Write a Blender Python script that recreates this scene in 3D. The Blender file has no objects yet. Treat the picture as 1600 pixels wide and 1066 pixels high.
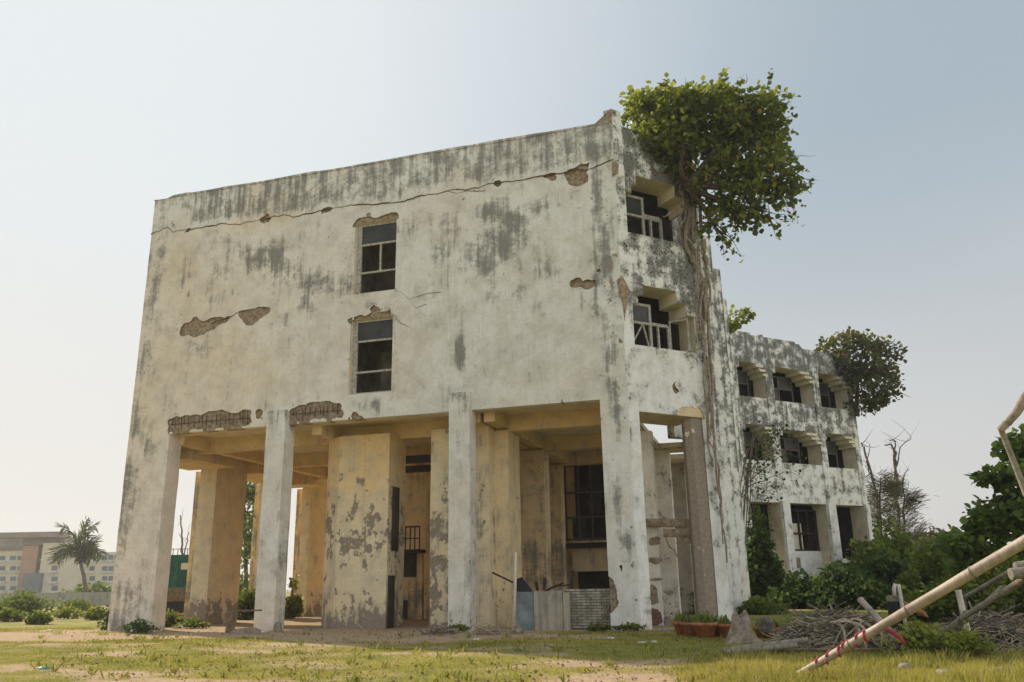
import bpy, math, random
import numpy as np
from mathutils import Vector, Matrix

# ------------------------------------------------------------------ camera, sky, sun, exposure
SC = bpy.context.scene
F, YAW, PIT, ROL, H = 1302.6, math.radians(-16.52), math.radians(16.30), math.radians(-1.076), 1.35
cy_, sy_ = math.cos(YAW), math.sin(YAW)
FW = np.array([sy_*math.cos(PIT), cy_*math.cos(PIT), math.sin(PIT)])
_r0 = np.array([cy_, -sy_, 0.0]); _u0 = np.cross(_r0, FW)
RT = _r0*math.cos(ROL) + _u0*math.sin(ROL)
UP = -_r0*math.sin(ROL) + _u0*math.cos(ROL)
CP = np.array([0, 0, H])
cd = bpy.data.cameras.new('camera'); cam = bpy.data.objects.new('camera', cd)
SC.collection.objects.link(cam); SC.camera = cam
cd.sensor_width = 36; cd.lens = F/1600*36; cd.clip_end = 6000; cd.clip_start = 0.1
cam.matrix_world = Matrix(((RT[0], UP[0], -FW[0], CP[0]), (RT[1], UP[1], -FW[1], CP[1]), (RT[2], UP[2], -FW[2], CP[2]), (0, 0, 0, 1)))

SUN_EL = math.radians(35.5)
LD = np.array([math.cos(math.radians(27.4)), -math.sin(math.radians(27.4))])      # where the light travels on the ground
sun_dir = np.array([-LD[0]*math.cos(SUN_EL), -LD[1]*math.cos(SUN_EL), math.sin(SUN_EL)])
W = bpy.data.worlds.new('World'); SC.world = W; W.use_nodes = True
wn = W.node_tree; wn.nodes.clear()
wo = wn.nodes.new('ShaderNodeOutputWorld'); bg = wn.nodes.new('ShaderNodeBackground'); sky = wn.nodes.new('ShaderNodeTexSky')
sky.sky_type = 'NISHITA'; sky.sun_disc = False; sky.sun_elevation = SUN_EL
sky.sun_rotation = math.atan2(sun_dir[0], sun_dir[1])
sky.air_density = 1.0; sky.dust_density = 3.5; sky.ozone_density = 1.6; sky.altitude = 0
def wnode(t, *ins, **kw):
    n = wn.nodes.new(t)
    for k, v in kw.items(): setattr(n, k, v)
    for k, v in enumerate(ins):
        if v is None: continue
        if isinstance(v, bpy.types.NodeSocket): wn.links.new(v, n.inputs[k])
        else: n.inputs[k].default_value = v
    return n
geo = wnode('ShaderNodeTexCoord').outputs['Generated']
nrm = wnode('ShaderNodeVectorMath', geo, operation='NORMALIZE').outputs[0]
sepz = wnode('ShaderNodeSeparateXYZ', nrm).outputs[2]
dsun = wnode('ShaderNodeVectorMath', nrm, tuple(sun_dir), operation='DOT_PRODUCT').outputs['Value']
def wmr(v, a, b, c, d, it='SMOOTHERSTEP'): return wnode('ShaderNodeMapRange', v, a, b, c, d, interpolation_type=it).outputs[0]
def wmix(f, a, b):
    n = wn.nodes.new('ShaderNodeMix'); n.data_type = 'RGBA'
    for k, v in ((0, f), (6, a), (7, b)):
        if isinstance(v, bpy.types.NodeSocket): wn.links.new(v, n.inputs[k])
        else: n.inputs[k].default_value = v
    return n.outputs[2]
# hazy coastal air: pale pinkish grey low down, grey blue above, whitening towards the sun
low = wmix(wmr(dsun, -.2, .95, 0, 1), (4.4, 4.35, 4.25, 1), (6.0, 5.7, 5.2, 1))
high = wmix(wmr(dsun, .45, 1.03, 0, 1), (2.95, 3.5, 3.9, 1), (5.5, 5.85, 6.0, 1))
air = wmix(wmr(sepz, .0, .50, 0, 1, 'SMOOTHSTEP'), low, high)
nz_ = wnode('ShaderNodeTexNoise', None, None, 1.4, 4.0); mp_ = wnode('ShaderNodeVectorMath', nrm, (1.0, 1.0, 3.2), operation='MULTIPLY').outputs[0]; wn.links.new(mp_, nz_.inputs['Vector'])
air = wmix(wmr(nz_.outputs[0], .42, .72, 0, .16), air, (5.1, 5.2, 5.2, 1))      # faint uneven veil of high cloud
air = wmix(wmr(dsun, .02, -.55, 0, 1), air, (10.2, 9.8, 9.1, 1))      # unseen sky opposite the sun, brightened as added fill for the facade
dk = wn.nodes.new('ShaderNodeMix'); dk.data_type = 'RGBA'; dk.blend_type = 'DARKEN'; dk.inputs[0].default_value = 1
wn.links.new(sky.outputs[0], dk.inputs[6]); dk.inputs[7].default_value = (7, 7, 7, 1)
mixc = wmix(0.90, dk.outputs[2], air)
wn.links.new(mixc, bg.inputs[0]); bg.inputs[1].default_value = 0.13
wn.links.new(bg.outputs[0], wo.inputs[0])
sl = bpy.data.lights.new('sun', 'SUN'); sl.energy = 4.8; sl.angle = math.radians(0.9); sl.color = (1.0, 0.86, 0.66)
so = bpy.data.objects.new('sun', sl); SC.collection.objects.link(so)
so.rotation_euler = Vector(sun_dir).to_track_quat('Z', 'Y').to_euler()
SC.view_settings.view_transform = 'Standard'; SC.view_settings.look = 'None'
SC.view_settings.gamma = 1; SC.view_settings.exposure = 0.14

# ------------------------------------------------------------------ measuring helpers (a photo point to a point on a real plane)
def ray(x, y): return FW*F + RT*(x-800) - UP*(y-533)
def oz(x, y, z=0.0): d = ray(x, y); return CP + d*(z-H)/d[2]
def oy(x, y, Y): d = ray(x, y); return CP + d*Y/d[1]
def opl(x, y, P, n):
    d = ray(x, y); P = np.array(P, float); n = np.array(n, float); return CP + d*((P-CP)@n)/(d@n)
def X_at(x, y, Y): return float(oy(x, y, Y)[0])

# ------------------------------------------------------------------ noise
def _h(i, j, k, s):
    n = (i*73856093) ^ (j*19349663) ^ (k*83492791) ^ (s*2654435)
    n = (n ^ (n >> 13)) * 1274126177 & 0x7fffffff
    return ((n ^ (n >> 16)) & 0xffff)/65535.0
def vnoise(p, s=0):
    p = np.asarray(p, float); i = np.floor(p).astype(np.int64); f = p-i; f = f*f*(3-2*f)
    r = 0
    for a in (0, 1):
        for b in (0, 1):
            for c in (0, 1):
                w = (f[..., 0] if a else 1-f[..., 0])*(f[..., 1] if b else 1-f[..., 1])*(f[..., 2] if c else 1-f[..., 2])
                r = r + w*_h(i[..., 0]+a, i[..., 1]+b, i[..., 2]+c, s)
    return r
def fbm(p, s=0, o=4):
    p = np.asarray(p, float); r = 0; a = .5; t = 0
    for k in range(o):
        r = r + a*vnoise(p*2**k, s+k*17); t += a; a *= .55
    return r/t

# ------------------------------------------------------------------ materials
class NT:
    def __init__(s, name):
        s.m = bpy.data.materials.new(name); s.m.use_nodes = True; s.t = s.m.node_tree; s.t.nodes.clear()
        s.o = s.t.nodes.new('ShaderNodeOutputMaterial')
        s.tc = s.t.nodes.new('ShaderNodeTexCoord')
    def put(s, sock, v):
        if isinstance(v, bpy.types.NodeSocket): s.t.links.new(v, sock)
        elif isinstance(v, (tuple, list)):
            sock.default_value = tuple(v)+((1,) if len(v) == 3 and len(sock.default_value) == 4 else ())
        else: sock.default_value = v
    def map(s, sc=(1, 1, 1), loc=(0, 0, 0)):
        n = s.t.nodes.new('ShaderNodeMapping'); s.t.links.new(s.tc.outputs['Object'], n.inputs[0])
        n.inputs['Scale'].default_value = sc; n.inputs['Location'].default_value = loc; return n.outputs[0]
    def noise(s, scale, det=4, vec=None, rough=.55, dist=0):
        n = s.t.nodes.new('ShaderNodeTexNoise'); s.t.links.new(vec or s.tc.outputs['Object'], n.inputs['Vector'])
        n.inputs['Scale'].default_value = scale; n.inputs['Detail'].default_value = det; n.inputs['Roughness'].default_value = rough
        n.inputs['Distortion'].default_value = dist; return n.outputs[0]
    def vor(s, scale, feat='F1', vec=None, rnd=1.0):
        n = s.t.nodes.new('ShaderNodeTexVoronoi'); n.feature = feat
        s.t.links.new(vec or s.tc.outputs['Object'], n.inputs['Vector']); n.inputs['Scale'].default_value = scale
        n.inputs['Randomness'].default_value = rnd; return n.outputs[0]
    def M(s, op, a, b=0.0, c=0.0):
        n = s.t.nodes.new('ShaderNodeMath'); n.operation = op
        for k, v in enumerate((a, b, c)): s.put(n.inputs[k], v)
        return n.outputs[0]
    def ss(s, v, lo, hi, a=0.0, b=1.0):
        n = s.t.nodes.new('ShaderNodeMapRange'); n.interpolation_type = 'SMOOTHSTEP'
        for k, x in enumerate((v, lo, hi, a, b)): s.put(n.inputs[k], x)
        return n.outputs[0]
    def mix(s, f, a, b, mode='MIX'):
        n = s.t.nodes.new('ShaderNodeMix'); n.data_type = 'RGBA'; n.blend_type = mode
        s.put(n.inputs[0], f); s.put(n.inputs[6], a); s.put(n.inputs[7], b); return n.outputs[2]
    def attr(s, name):
        n = s.t.nodes.new('ShaderNodeAttribute'); n.attribute_name = name; return n.outputs['Fac']
    def bump(s, h, st=.4, d=.02):
        n = s.t.nodes.new('ShaderNodeBump'); n.inputs['Strength'].default_value = st; n.inputs['Distance'].default_value = d
        s.put(n.inputs['Height'], h); return n.outputs[0]
    def pbr(s, col, rough=.8, bump=None, metal=0.0, spec=.3, alpha=None):
        n = s.t.nodes.new('ShaderNodeBsdfPrincipled'); s.put(n.inputs['Base Color'], col); s.put(n.inputs['Roughness'], rough)
        n.inputs['Metallic'].default_value = metal; n.inputs['Specular IOR Level'].default_value = spec
        if bump is not None: s.t.links.new(bump, n.inputs['Normal'])
        return n
    def out(s, n): s.t.links.new(n.outputs[0], s.o.inputs[0]); return s.m

def plaster(name, kd2=1.9, kdk=2.2, spk=.35, usest=1.0, dk1=(.12, .123, .12), dk2=(.27, .265, .245), white=(.77, .765, .735), cream=(.71, .655, .555), ochre=(.80, .53, .20), cement=(.24, .2, .16), seed=0.0):
    n = NT(name); mp = n.map((1, 1, 1), (seed, seed*1.7, 0)); st = n.M('MULTIPLY', n.attr('stain'), usest); pe = n.attr('peel'); wa = n.attr('warm')
    n1 = n.noise(.35, 3, mp); n2 = n.noise(1.6, 9, mp, .62); n3 = n.noise(11, 9, mp, .7); n4 = n.noise(48, 4, mp, .6)
    stv = n.map((5.5, 5.5, .42), (seed, 0, 0)); sk = n.noise(1.0, 8, stv, .62)
    sk2 = n.noise(1.0, 6, n.map((16, 16, .7), (seed, 3, 0)), .6)
    base = n.mix(n.ss(n1, .44, .74), white, cream)
    wv = n.M('MULTIPLY', wa, n.ss(n.noise(.9, 6, mp), .28, .62, .62, 1.0))
    base = n.mix(wv, base, ochre)
    base = n.mix(n.ss(n2, .35, .65, .0, .42), base, (.45, .41, .33))
    base = n.mix(n.ss(n3, .42, .75, 0, .30), base, (.36, .33, .27))
    base = n.mix(n.ss(sk2, .5, .75, 0, .22), base, (.36, .35, .31))
    d2 = n.M('MULTIPLY', n.M('SUBTRACT', n2, .5), kd2); dk = n.M('MULTIPLY', n.M('SUBTRACT', sk, .5), kdk)
    d3 = n.M('MULTIPLY', n.M('SUBTRACT', n3, .5), .45)
    s = n.M('ADD', st, n.M('ADD', n.M('ADD', d2, dk), d3))
    m = n.ss(s, .26, 1.0, 0, .84)
    base = n.mix(m, base, n.mix(n.ss(n3, .35, .65), dk1, dk2))
    sp = n.M('MULTIPLY', n.ss(n3, .52, .58), n.ss(n.M('ADD', st, d2), .28, .7, 0, spk))
    base = n.mix(sp, base, (.05, .05, .047))
    # flaked paint shows the render below
    n5 = n.noise(2.3, 10, n.map((1, 1, .8), (seed+9, 4, 1)), .68)
    p = n.ss(n.M('ADD', pe, n.M('MULTIPLY', n.M('SUBTRACT', n5, .5), 2.6)), .50, .545)
    base = n.mix(p, base, n.mix(n.ss(n3, .35, .65), cement, tuple(c*1.45 for c in cement)))
    hgt = n.M('ADD', n.M('MULTIPLY', n3, .6), n.M('ADD', n.M('MULTIPLY', n4, .25), n.M('MULTIPLY', p, -.8)))
    return n.out(n.pbr(base, .92, n.bump(hgt, .55, .02), 0, .15))

def rough_mat(name, c1, c2, scale=6, bump=.6, dist=.03, rough=.95, brick=False):
    n = NT(name); a = n.noise(scale, 8, None, .65); b = n.noise(scale*5, 6, None, .6)
    col = n.mix(n.ss(a, .35, .65), c1, c2)
    h = n.M('ADD', a, n.M('MULTIPLY', b, .4))
    if brick:
        w = n.t.nodes.new('ShaderNodeTexWave'); w.bands_direction = 'Z'; w.inputs['Scale'].default_value = 3.6; w.inputs['Distortion'].default_value = 1.2
        n.t.links.new(n.tc.outputs['Object'], w.inputs[0])
        k = n.ss(w.outputs['Fac'], .05, .22)
        col = n.mix(k, (.16, .13, .1), col); h = n.M('ADD', h, n.M('MULTIPLY', k, .8))
    return n.out(n.pbr(n.mix(n.ss(b, .5, .75, 0, .5), col, (.07, .055, .045)), rough, n.bump(h, bump, dist), 0, .15))

def flat_mat(name, c, rough=.7, var=.25, scale=8, metal=0.0, spec=.3, bump=.15):
    n = NT(name); a = n.noise(scale, 6, None, .6)
    col = n.mix(n.ss(a, .3, .7), tuple(x*(1-var) for x in c), tuple(min(1, x*(1+var*.6)) for x in c))
    return n.out(n.pbr(col, rough, n.bump(a, bump, .01), metal, spec))

def leaf_mat(name, dark, light, dry=None, trans=.35, rough=.45, spec=.35):
    n = NT(name); t = n.attr('tint')
    col = n.mix(t, dark, light)
    if dry: col = n.mix(n.ss(n.attr('dry'), .45, .55), col, dry)
    p = n.pbr(col, rough, None, 0, spec)
    tr = n.t.nodes.new('ShaderNodeBsdfTranslucent'); n.put(tr.inputs[0], n.mix(.5, col, light))
    mx = n.t.nodes.new('ShaderNodeMixShader'); mx.inputs[0].default_value = trans
    n.t.links.new(p.outputs[0], mx.inputs[1]); n.t.links.new(tr.outputs[0], mx.inputs[2])
    return n.out(mx)

M = {}
M['plaster'] = plaster('weathered_plaster')

M['plaster_w'] = plaster('white_weathered_plaster', kd2=3.2, kdk=1.35, spk=.95, dk1=(.06, .062, .062), dk2=(.2, .2, .19), white=(.86, .87, .87), cream=(.80, .78, .71), seed=1.3)
M['plaster_in'] = plaster('porch_plaster', white=(.80, .71, .52), cream=(.78, .62, .38), seed=3.1)
M['damage'] = rough_mat('broken_render', (.46, .37, .26), (.24, .175, .12), 7, 1.0, .07)
M['redbrick'] = rough_mat('bare_red_brick', (.30, .16, .11), (.17, .12, .09), 5, .9, .05, brick=True)
M['reveal'] = plaster('reveal_plaster', usest=.12, white=(.8, .72, .55), cream=(.78, .64, .40), seed=7.7)
M['inside'] = flat_mat('room_wall', (.30, .26, .2), .9, .4, 1.5)
M['darkroom'] = flat_mat('room_darkness', (.06, .052, .044), .95, .4, 1.5)  # near-black colour stands in for the darkness of unlit rooms and recesses
M['frame'] = flat_mat('old_window_paint', (.42, .40, .36), .7, .4, 12)
M['frame_d'] = flat_mat('dark_window_wood', (.13, .115, .1), .8, .4, 12)
M['glass'] = flat_mat('dusty_glass', (.03, .03, .028), .45, .5, 3, 0, .5, .05)
M['iron'] = flat_mat('rusted_iron', (.045, .035, .03), .85, .4, 20)
M['bark'] = rough_mat('pale_root_bark', (.38, .315, .25), (.21, .17, .13), 7, .6, .03)
M['bark_d'] = rough_mat('dark_bark', (.11, .085, .065), (.055, .042, .033), 7, .6, .03)
M['bark_g'] = rough_mat('grey_dead_bark', (.2, .17, .14), (.1, .085, .07), 7, .6, .03)
def bamboo_mat():
    n = NT('bamboo'); a = n.noise(3, 6, n.map((12, 12, 1.2)), .6); b = n.noise(30, 4)
    return n.out(n.pbr(n.mix(n.ss(n.noise(2.2, 8, None, .7), .45, .62, 0, .6), n.mix(n.ss(a, .35, .65), (.46, .375, .32), (.35, .29, .245)), (.2, .16, .12)), .55, n.bump(a, .2, .01), 0, .35))
M['bamboo'] = bamboo_mat()
M['bamboo_g'] = flat_mat('grey_bamboo', (.27, .235, .19), .8, .35, 14)
M['nodering'] = flat_mat('bamboo_node', (.2, .15, .11), .8, .4, 14)
M['pvc'] = flat_mat('pvc_pipe', (.62, .58, .5), .5, .15, 10)
M['terracotta'] = flat_mat('terracotta', (.42, .16, .085), .85, .35, 9)
M['soil'] = rough_mat('soil', (.1, .07, .045), (.05, .035, .025), 9)
M['redcloth'] = flat_mat('red_cloth', (.38, .055, .08), .85, .3, 14)
M['pink'] = flat_mat('pink_tape', (.75, .12, .14), .6, .15, 14)
M['bluemetal'] = flat_mat('blue_grey_sheet', (.22, .26, .28), .5, .35, 3, .2)
M['greensheet'] = flat_mat('green_sheet', (.02, .10, .075), .6, .3, 2, .1)
M['black'] = flat_mat('black_rubber', (.018, .018, .018), .6, .4, 6)
M['rust_wood'] = rough_mat('old_wood', (.26, .19, .12), (.13, .09, .06), 6, .5, .02)
M['straw'] = rough_mat('dry_frond', (.48, .40, .29), (.28, .22, .15), 12, .4, .01)
M['hotel'] = flat_mat('hotel_cream', (.62, .58, .46), .9, .1, .3)
M['hotel_red'] = flat_mat('hotel_red', (.42, .28, .21), .9, .1, .3)
M['hotel_white'] = flat_mat('hotel_white', (.6, .6, .58), .9, .1, .3)
M['hotel_glass'] = flat_mat('hotel_glass', (.12, .15, .17), .15, .2, .5, 0, .6)
M['hotel_roof'] = flat_mat('hotel_roof', (.26, .23, .2), .9, .2, .4)
M['bwall'] = plaster('boundary_wall_plaster', white=(.36, .34, .31), cream=(.32, .3, .26), seed=5)
M['rock'] = rough_mat('stone', (.34, .29, .23), (.2, .17, .14), 5)
M['white'] = flat_mat('white_scrap', (.6, .59, .56), .6, .1)
M['cyan'] = flat_mat('cyan_plastic', (.05, .4, .45), .5, .1)
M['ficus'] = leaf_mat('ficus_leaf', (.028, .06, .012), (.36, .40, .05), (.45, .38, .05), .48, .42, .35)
M['ficus_dark'] = leaf_mat('rear_ficus_leaf', (.03, .05, .015), (.17, .17, .03), (.3, .14, .04), .4)
M['bush'] = leaf_mat('bush_leaf', (.035, .07, .014), (.26, .32, .045), (.34, .31, .06), .44, .5, .2)
M['creeper'] = leaf_mat('creeper_leaf', (.014, .034, .010), (.14, .22, .045), None, .4, .55, .15)
M['lime'] = leaf_mat('lime_leaf', (.09, .14, .02), (.36, .38, .05), (.4, .36, .05), .45)
M['almond'] = leaf_mat('broad_leaf', (.02, .05, .012), (.30, .42, .07), None, .48, .42, .25)
M['casu'] = leaf_mat('needle_twigs', (.05, .05, .025), (.15, .14, .06), (.13, .075, .045), .2)
M['palm'] = leaf_mat('palm_leaflet', (.035, .055, .018), (.14, .15, .04), (.25, .2, .09), .35)
M['grassb'] = leaf_mat('grass_blade', (.10, .15, .02), (.45, .40, .085), (.50, .39, .20), .4, .7, .15)

# ------------------------------------------------------------------ object helpers
COL = SC.collection
def tag(o, label=None, cat=None, group=None, kind=None):
    if label: o['label'] = label
    if cat: o['category'] = cat
    if group: o['group'] = group
    if kind: o['kind'] = kind
    return o
def empty(name, loc, label, cat, group=None):
    o = bpy.data.objects.new(name, None); COL.objects.link(o); o.location = loc; o.empty_display_size = .3
    return tag(o, label, cat, group)
def adopt(o, parent):
    o.parent = parent
    if parent is not None:
        if parent.type == 'EMPTY': o.matrix_parent_inverse = Matrix.Translation(parent.location).inverted()
def link(name, V, Fc, mats, parent=None, midx=None, smooth=False, attrs=None):
    me = bpy.data.meshes.new(name)
    V = np.asarray(V, float)
    if isinstance(Fc, np.ndarray): Fc = Fc.tolist()
    me.from_pydata(V.tolist(), [], Fc)
    for m in (mats if isinstance(mats, (list, tuple)) else [mats]): me.materials.append(m)
    if midx is not None: me.polygons.foreach_set('material_index', np.asarray(midx, dtype=np.int32))
    if smooth: me.polygons.foreach_set('use_smooth', np.ones(len(me.polygons), dtype=bool))
    if attrs:
        for k, v in attrs.items():
            a = me.attributes.new(k, 'FLOAT', 'POINT'); a.data.foreach_set('value', np.asarray(v, dtype=np.float32))
    me.update()
    o = bpy.data.objects.new(name, me); COL.objects.link(o); adopt(o, parent); return o
class MB:
    def __init__(s): s.V = []; s.F = []; s.I = []
    def add(s, V, Fc, mi=0):
        b = len(s.V); s.V += [tuple(map(float, v)) for v in V]; s.F += [[b+i for i in f] for f in Fc]; s.I += [mi]*len(Fc); return s
    def hexa(s, P, mi=0): return s.add(P, [(0, 3, 2, 1), (4, 5, 6, 7), (0, 1, 5, 4), (1, 2, 6, 5), (2, 3, 7, 6), (3, 0, 4, 7)], mi)
    def box(s, x0, x1, y0, y1, z0, z1, mi=0):
        return s.hexa([(x0, y0, z0), (x1, y0, z0), (x1, y1, z0), (x0, y1, z0), (x0, y0, z1), (x1, y0, z1), (x1, y1, z1), (x0, y1, z1)], mi)
    def obox(s, c, u, v, w, mi=0):          # centre and three half vectors
        c, u, v, w = (np.array(a, float) for a in (c, u, v, w))
        return s.hexa([c-u-v-w, c+u-v-w, c+u+v-w, c-u+v-w, c-u-v+w, c+u-v+w, c+u+v+w, c-u+v+w], mi)
    def bar(s, a, b, w, d=None, up=(0, 0, 1), mi=0):
        a = np.array(a, float); b = np.array(b, float); t = b-a; L = np.linalg.norm(t); t /= L
        q = np.cross(t, up); q = q/np.linalg.norm(q) if np.linalg.norm(q) > 1e-3 else np.array([1., 0, 0]); r = np.cross(q, t)
        return s.obox((a+b)/2, t*L/2, q*w/2, r*(d or w)/2, mi)
    def tube(s, path, rad, n=7, mi=0, caps=True):
        path = [np.array(p, float) for p in path]; k = len(path); rad = list(rad) if hasattr(rad, '__len__') else [rad]*k
        b = len(s.V); nx = None
        for i, p in enumerate(path):
            t = path[min(i+1, k-1)]-path[max(i-1, 0)]; t = t/(np.linalg.norm(t)+1e-9)
            if nx is None:
                nx = np.cross(t, (0, 0, 1)); nx = nx if np.linalg.norm(nx) > .05 else np.array([1., 0, 0])
            nx = nx-t*(nx@t); nx /= np.linalg.norm(nx)+1e-9; ny = np.cross(t, nx)
            for j in range(n):
                a = 2*math.pi*j/n; s.V.append(tuple(p+(nx*math.cos(a)+ny*math.sin(a))*rad[i]))
        for i in range(k-1):
            for j in range(n): s.F.append([b+i*n+j, b+i*n+(j+1) % n, b+(i+1)*n+(j+1) % n, b+(i+1)*n+j]); s.I.append(mi)
        if caps:
            s.F.append([b+j for j in range(n)][::-1]); s.I.append(mi); s.F.append([b+(k-1)*n+j for j in range(n)]); s.I.append(mi)
        return s
    def lathe(s, c, prof, n=16, mi=0):       # prof: (radius, z)
        b = len(s.V)
        for r, z in prof:
            for j in range(n): a = 2*math.pi*j/n; s.V.append((c[0]+r*math.cos(a), c[1]+r*math.sin(a), c[2]+z))
        for i in range(len(prof)-1):
            for j in range(n): s.F.append([b+i*n+j, b+i*n+(j+1) % n, b+(i+1)*n+(j+1) % n, b+(i+1)*n+j]); s.I.append(mi)
        return s
    def build(s, name, mats, parent=None, smooth=False, label=None):
        o = link(name, s.V, s.F, mats, parent, s.I, smooth)
        if label: o['label'] = label
        return o

# attribute fields of the building's plaster
def field(P, kind='ext'):
    P = np.asarray(P, float); x, y, z = P[:, 0], P[:, 1], P[:, 2]
    st = np.full(len(P), .06); pe = np.zeros(len(P)); wa = np.zeros(len(P))
    if kind == 'int':
        wa[:] = .78*np.clip((z-.2)/5.5+.25, 0, 1); pe[:] = .08+.30*np.exp(-((z-2.9)/1.3)**2)+.3*np.clip(1.3-z, 0, 1); st[:] = .1+.45*np.clip(1.6-z, 0, 1.6)/1.6
    elif kind == 'mid': wa[:] = .45; pe[:] = .22+.35*np.clip(1.4-z, 0, 1); st[:] = .15+.4*np.clip(1.5-z, 0, 1)
    elif kind == 'deep': wa[:] = .45; st[:] = .30; pe[:] = .1
    elif kind == 'fin': st[:] = .42+.3*np.clip((z-8)/8, 0, 1)
    elif kind == 'side': st[:] = .50+.2*np.clip((z-7)/8, 0, 1)-.3*np.exp(-((z-8)/1.6)**2)
    elif kind == 'rear': st[:] = .54+.18*np.clip((z-7)/8, 0, 1)-.35*np.clip((7.5-z)/2, 0, 1)-.28*np.exp(-((z-8.2)/1.0)**2)
    elif kind == 'brown': pe[:] = .85; st[:] = .2
    elif kind == 'white': st[:] = .0+.25*np.clip((z-3)/8, 0, 1)
    return dict(stain=st, peel=pe, warm=wa)
BLDG = empty('abandoned_building', (-13, 28, 0), 'abandoned three storey concrete building with stained cream plaster and tall open colonnade', 'building')
def prism(name, poly, z0, z1, mat=None, kind='ext', parent=BLDG, res=.35, jit=.012, fld=None, label=None, top=None):
    """a vertical pier or wall: the footprint poly swept up, its sides cut fine enough to carry wear"""
    V = []; Fc = []; poly = [np.array(p, float) for p in poly]
    nz = max(1, int((z1-z0)/res)); zs = np.linspace(z0, z1, nz+1)
    ring = []
    for a, b in zip(poly, poly[1:]+poly[:1]):
        m = max(1, int(np.linalg.norm(b-a)/res))
        for k in range(m): ring.append(a+(b-a)*k/m)
    n = len(ring); R = np.array(ring)
    for z in zs:
        P = np.c_[R, np.full(n, z)]
        V.append(P)
    V = np.vstack(V)
    nn = (fbm(V*1.1, 5)-.5)*2*jit; nm = (fbm(V*1.1+40, 9)-.5)*2*jit
    V[:, 0] += nn; V[:, 1] += nm
    for i in range(nz):
        for j in range(n): Fc.append((i*n+j, i*n+(j+1) % n, (i+1)*n+(j+1) % n, (i+1)*n+j))
    Fc.append(tuple(range(n))[::-1]); Fc.append(tuple(nz*n+j for j in range(n)))
    if top is not None:
        k = V[:, 2] > z1-1e-6; V[k, 2] = [top(*p) for p in V[k]]
    o = link(name, V, Fc, mat or M['plaster'], parent, attrs=(fld or (lambda P: field(P, kind)))(V))
    if label: o['label'] = label
    return o
def rect(x0, x1, y0, y1): return [(x0, y0), (x1, y0), (x1, y1), (x0, y1)]
def brk(a, b, res, extra=()):
    pts = sorted({round(float(e), 4) for e in list(extra)+[a, b] if a-1e-6 <= e <= b+1e-6}); out = []
    for p, q in zip(pts, pts[1:]):
        m = max(1, int(round((q-p)/res))); out += [p+(q-p)*k/m for k in range(m)]
    return np.array(out+[pts[-1]])
def in_poly(U, Z, poly):
    r = np.zeros(U.shape, bool); n = len(poly); j = n-1
    for i in range(n):
        (x1, y1), (x2, y2) = poly[i], poly[j]
        if y1 != y2:
            c = ((y1 > Z) != (y2 > Z)) & (U < (x2-x1)*(Z-y1)/(y2-y1)+x1); r ^= c
        j = i
    return r
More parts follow.
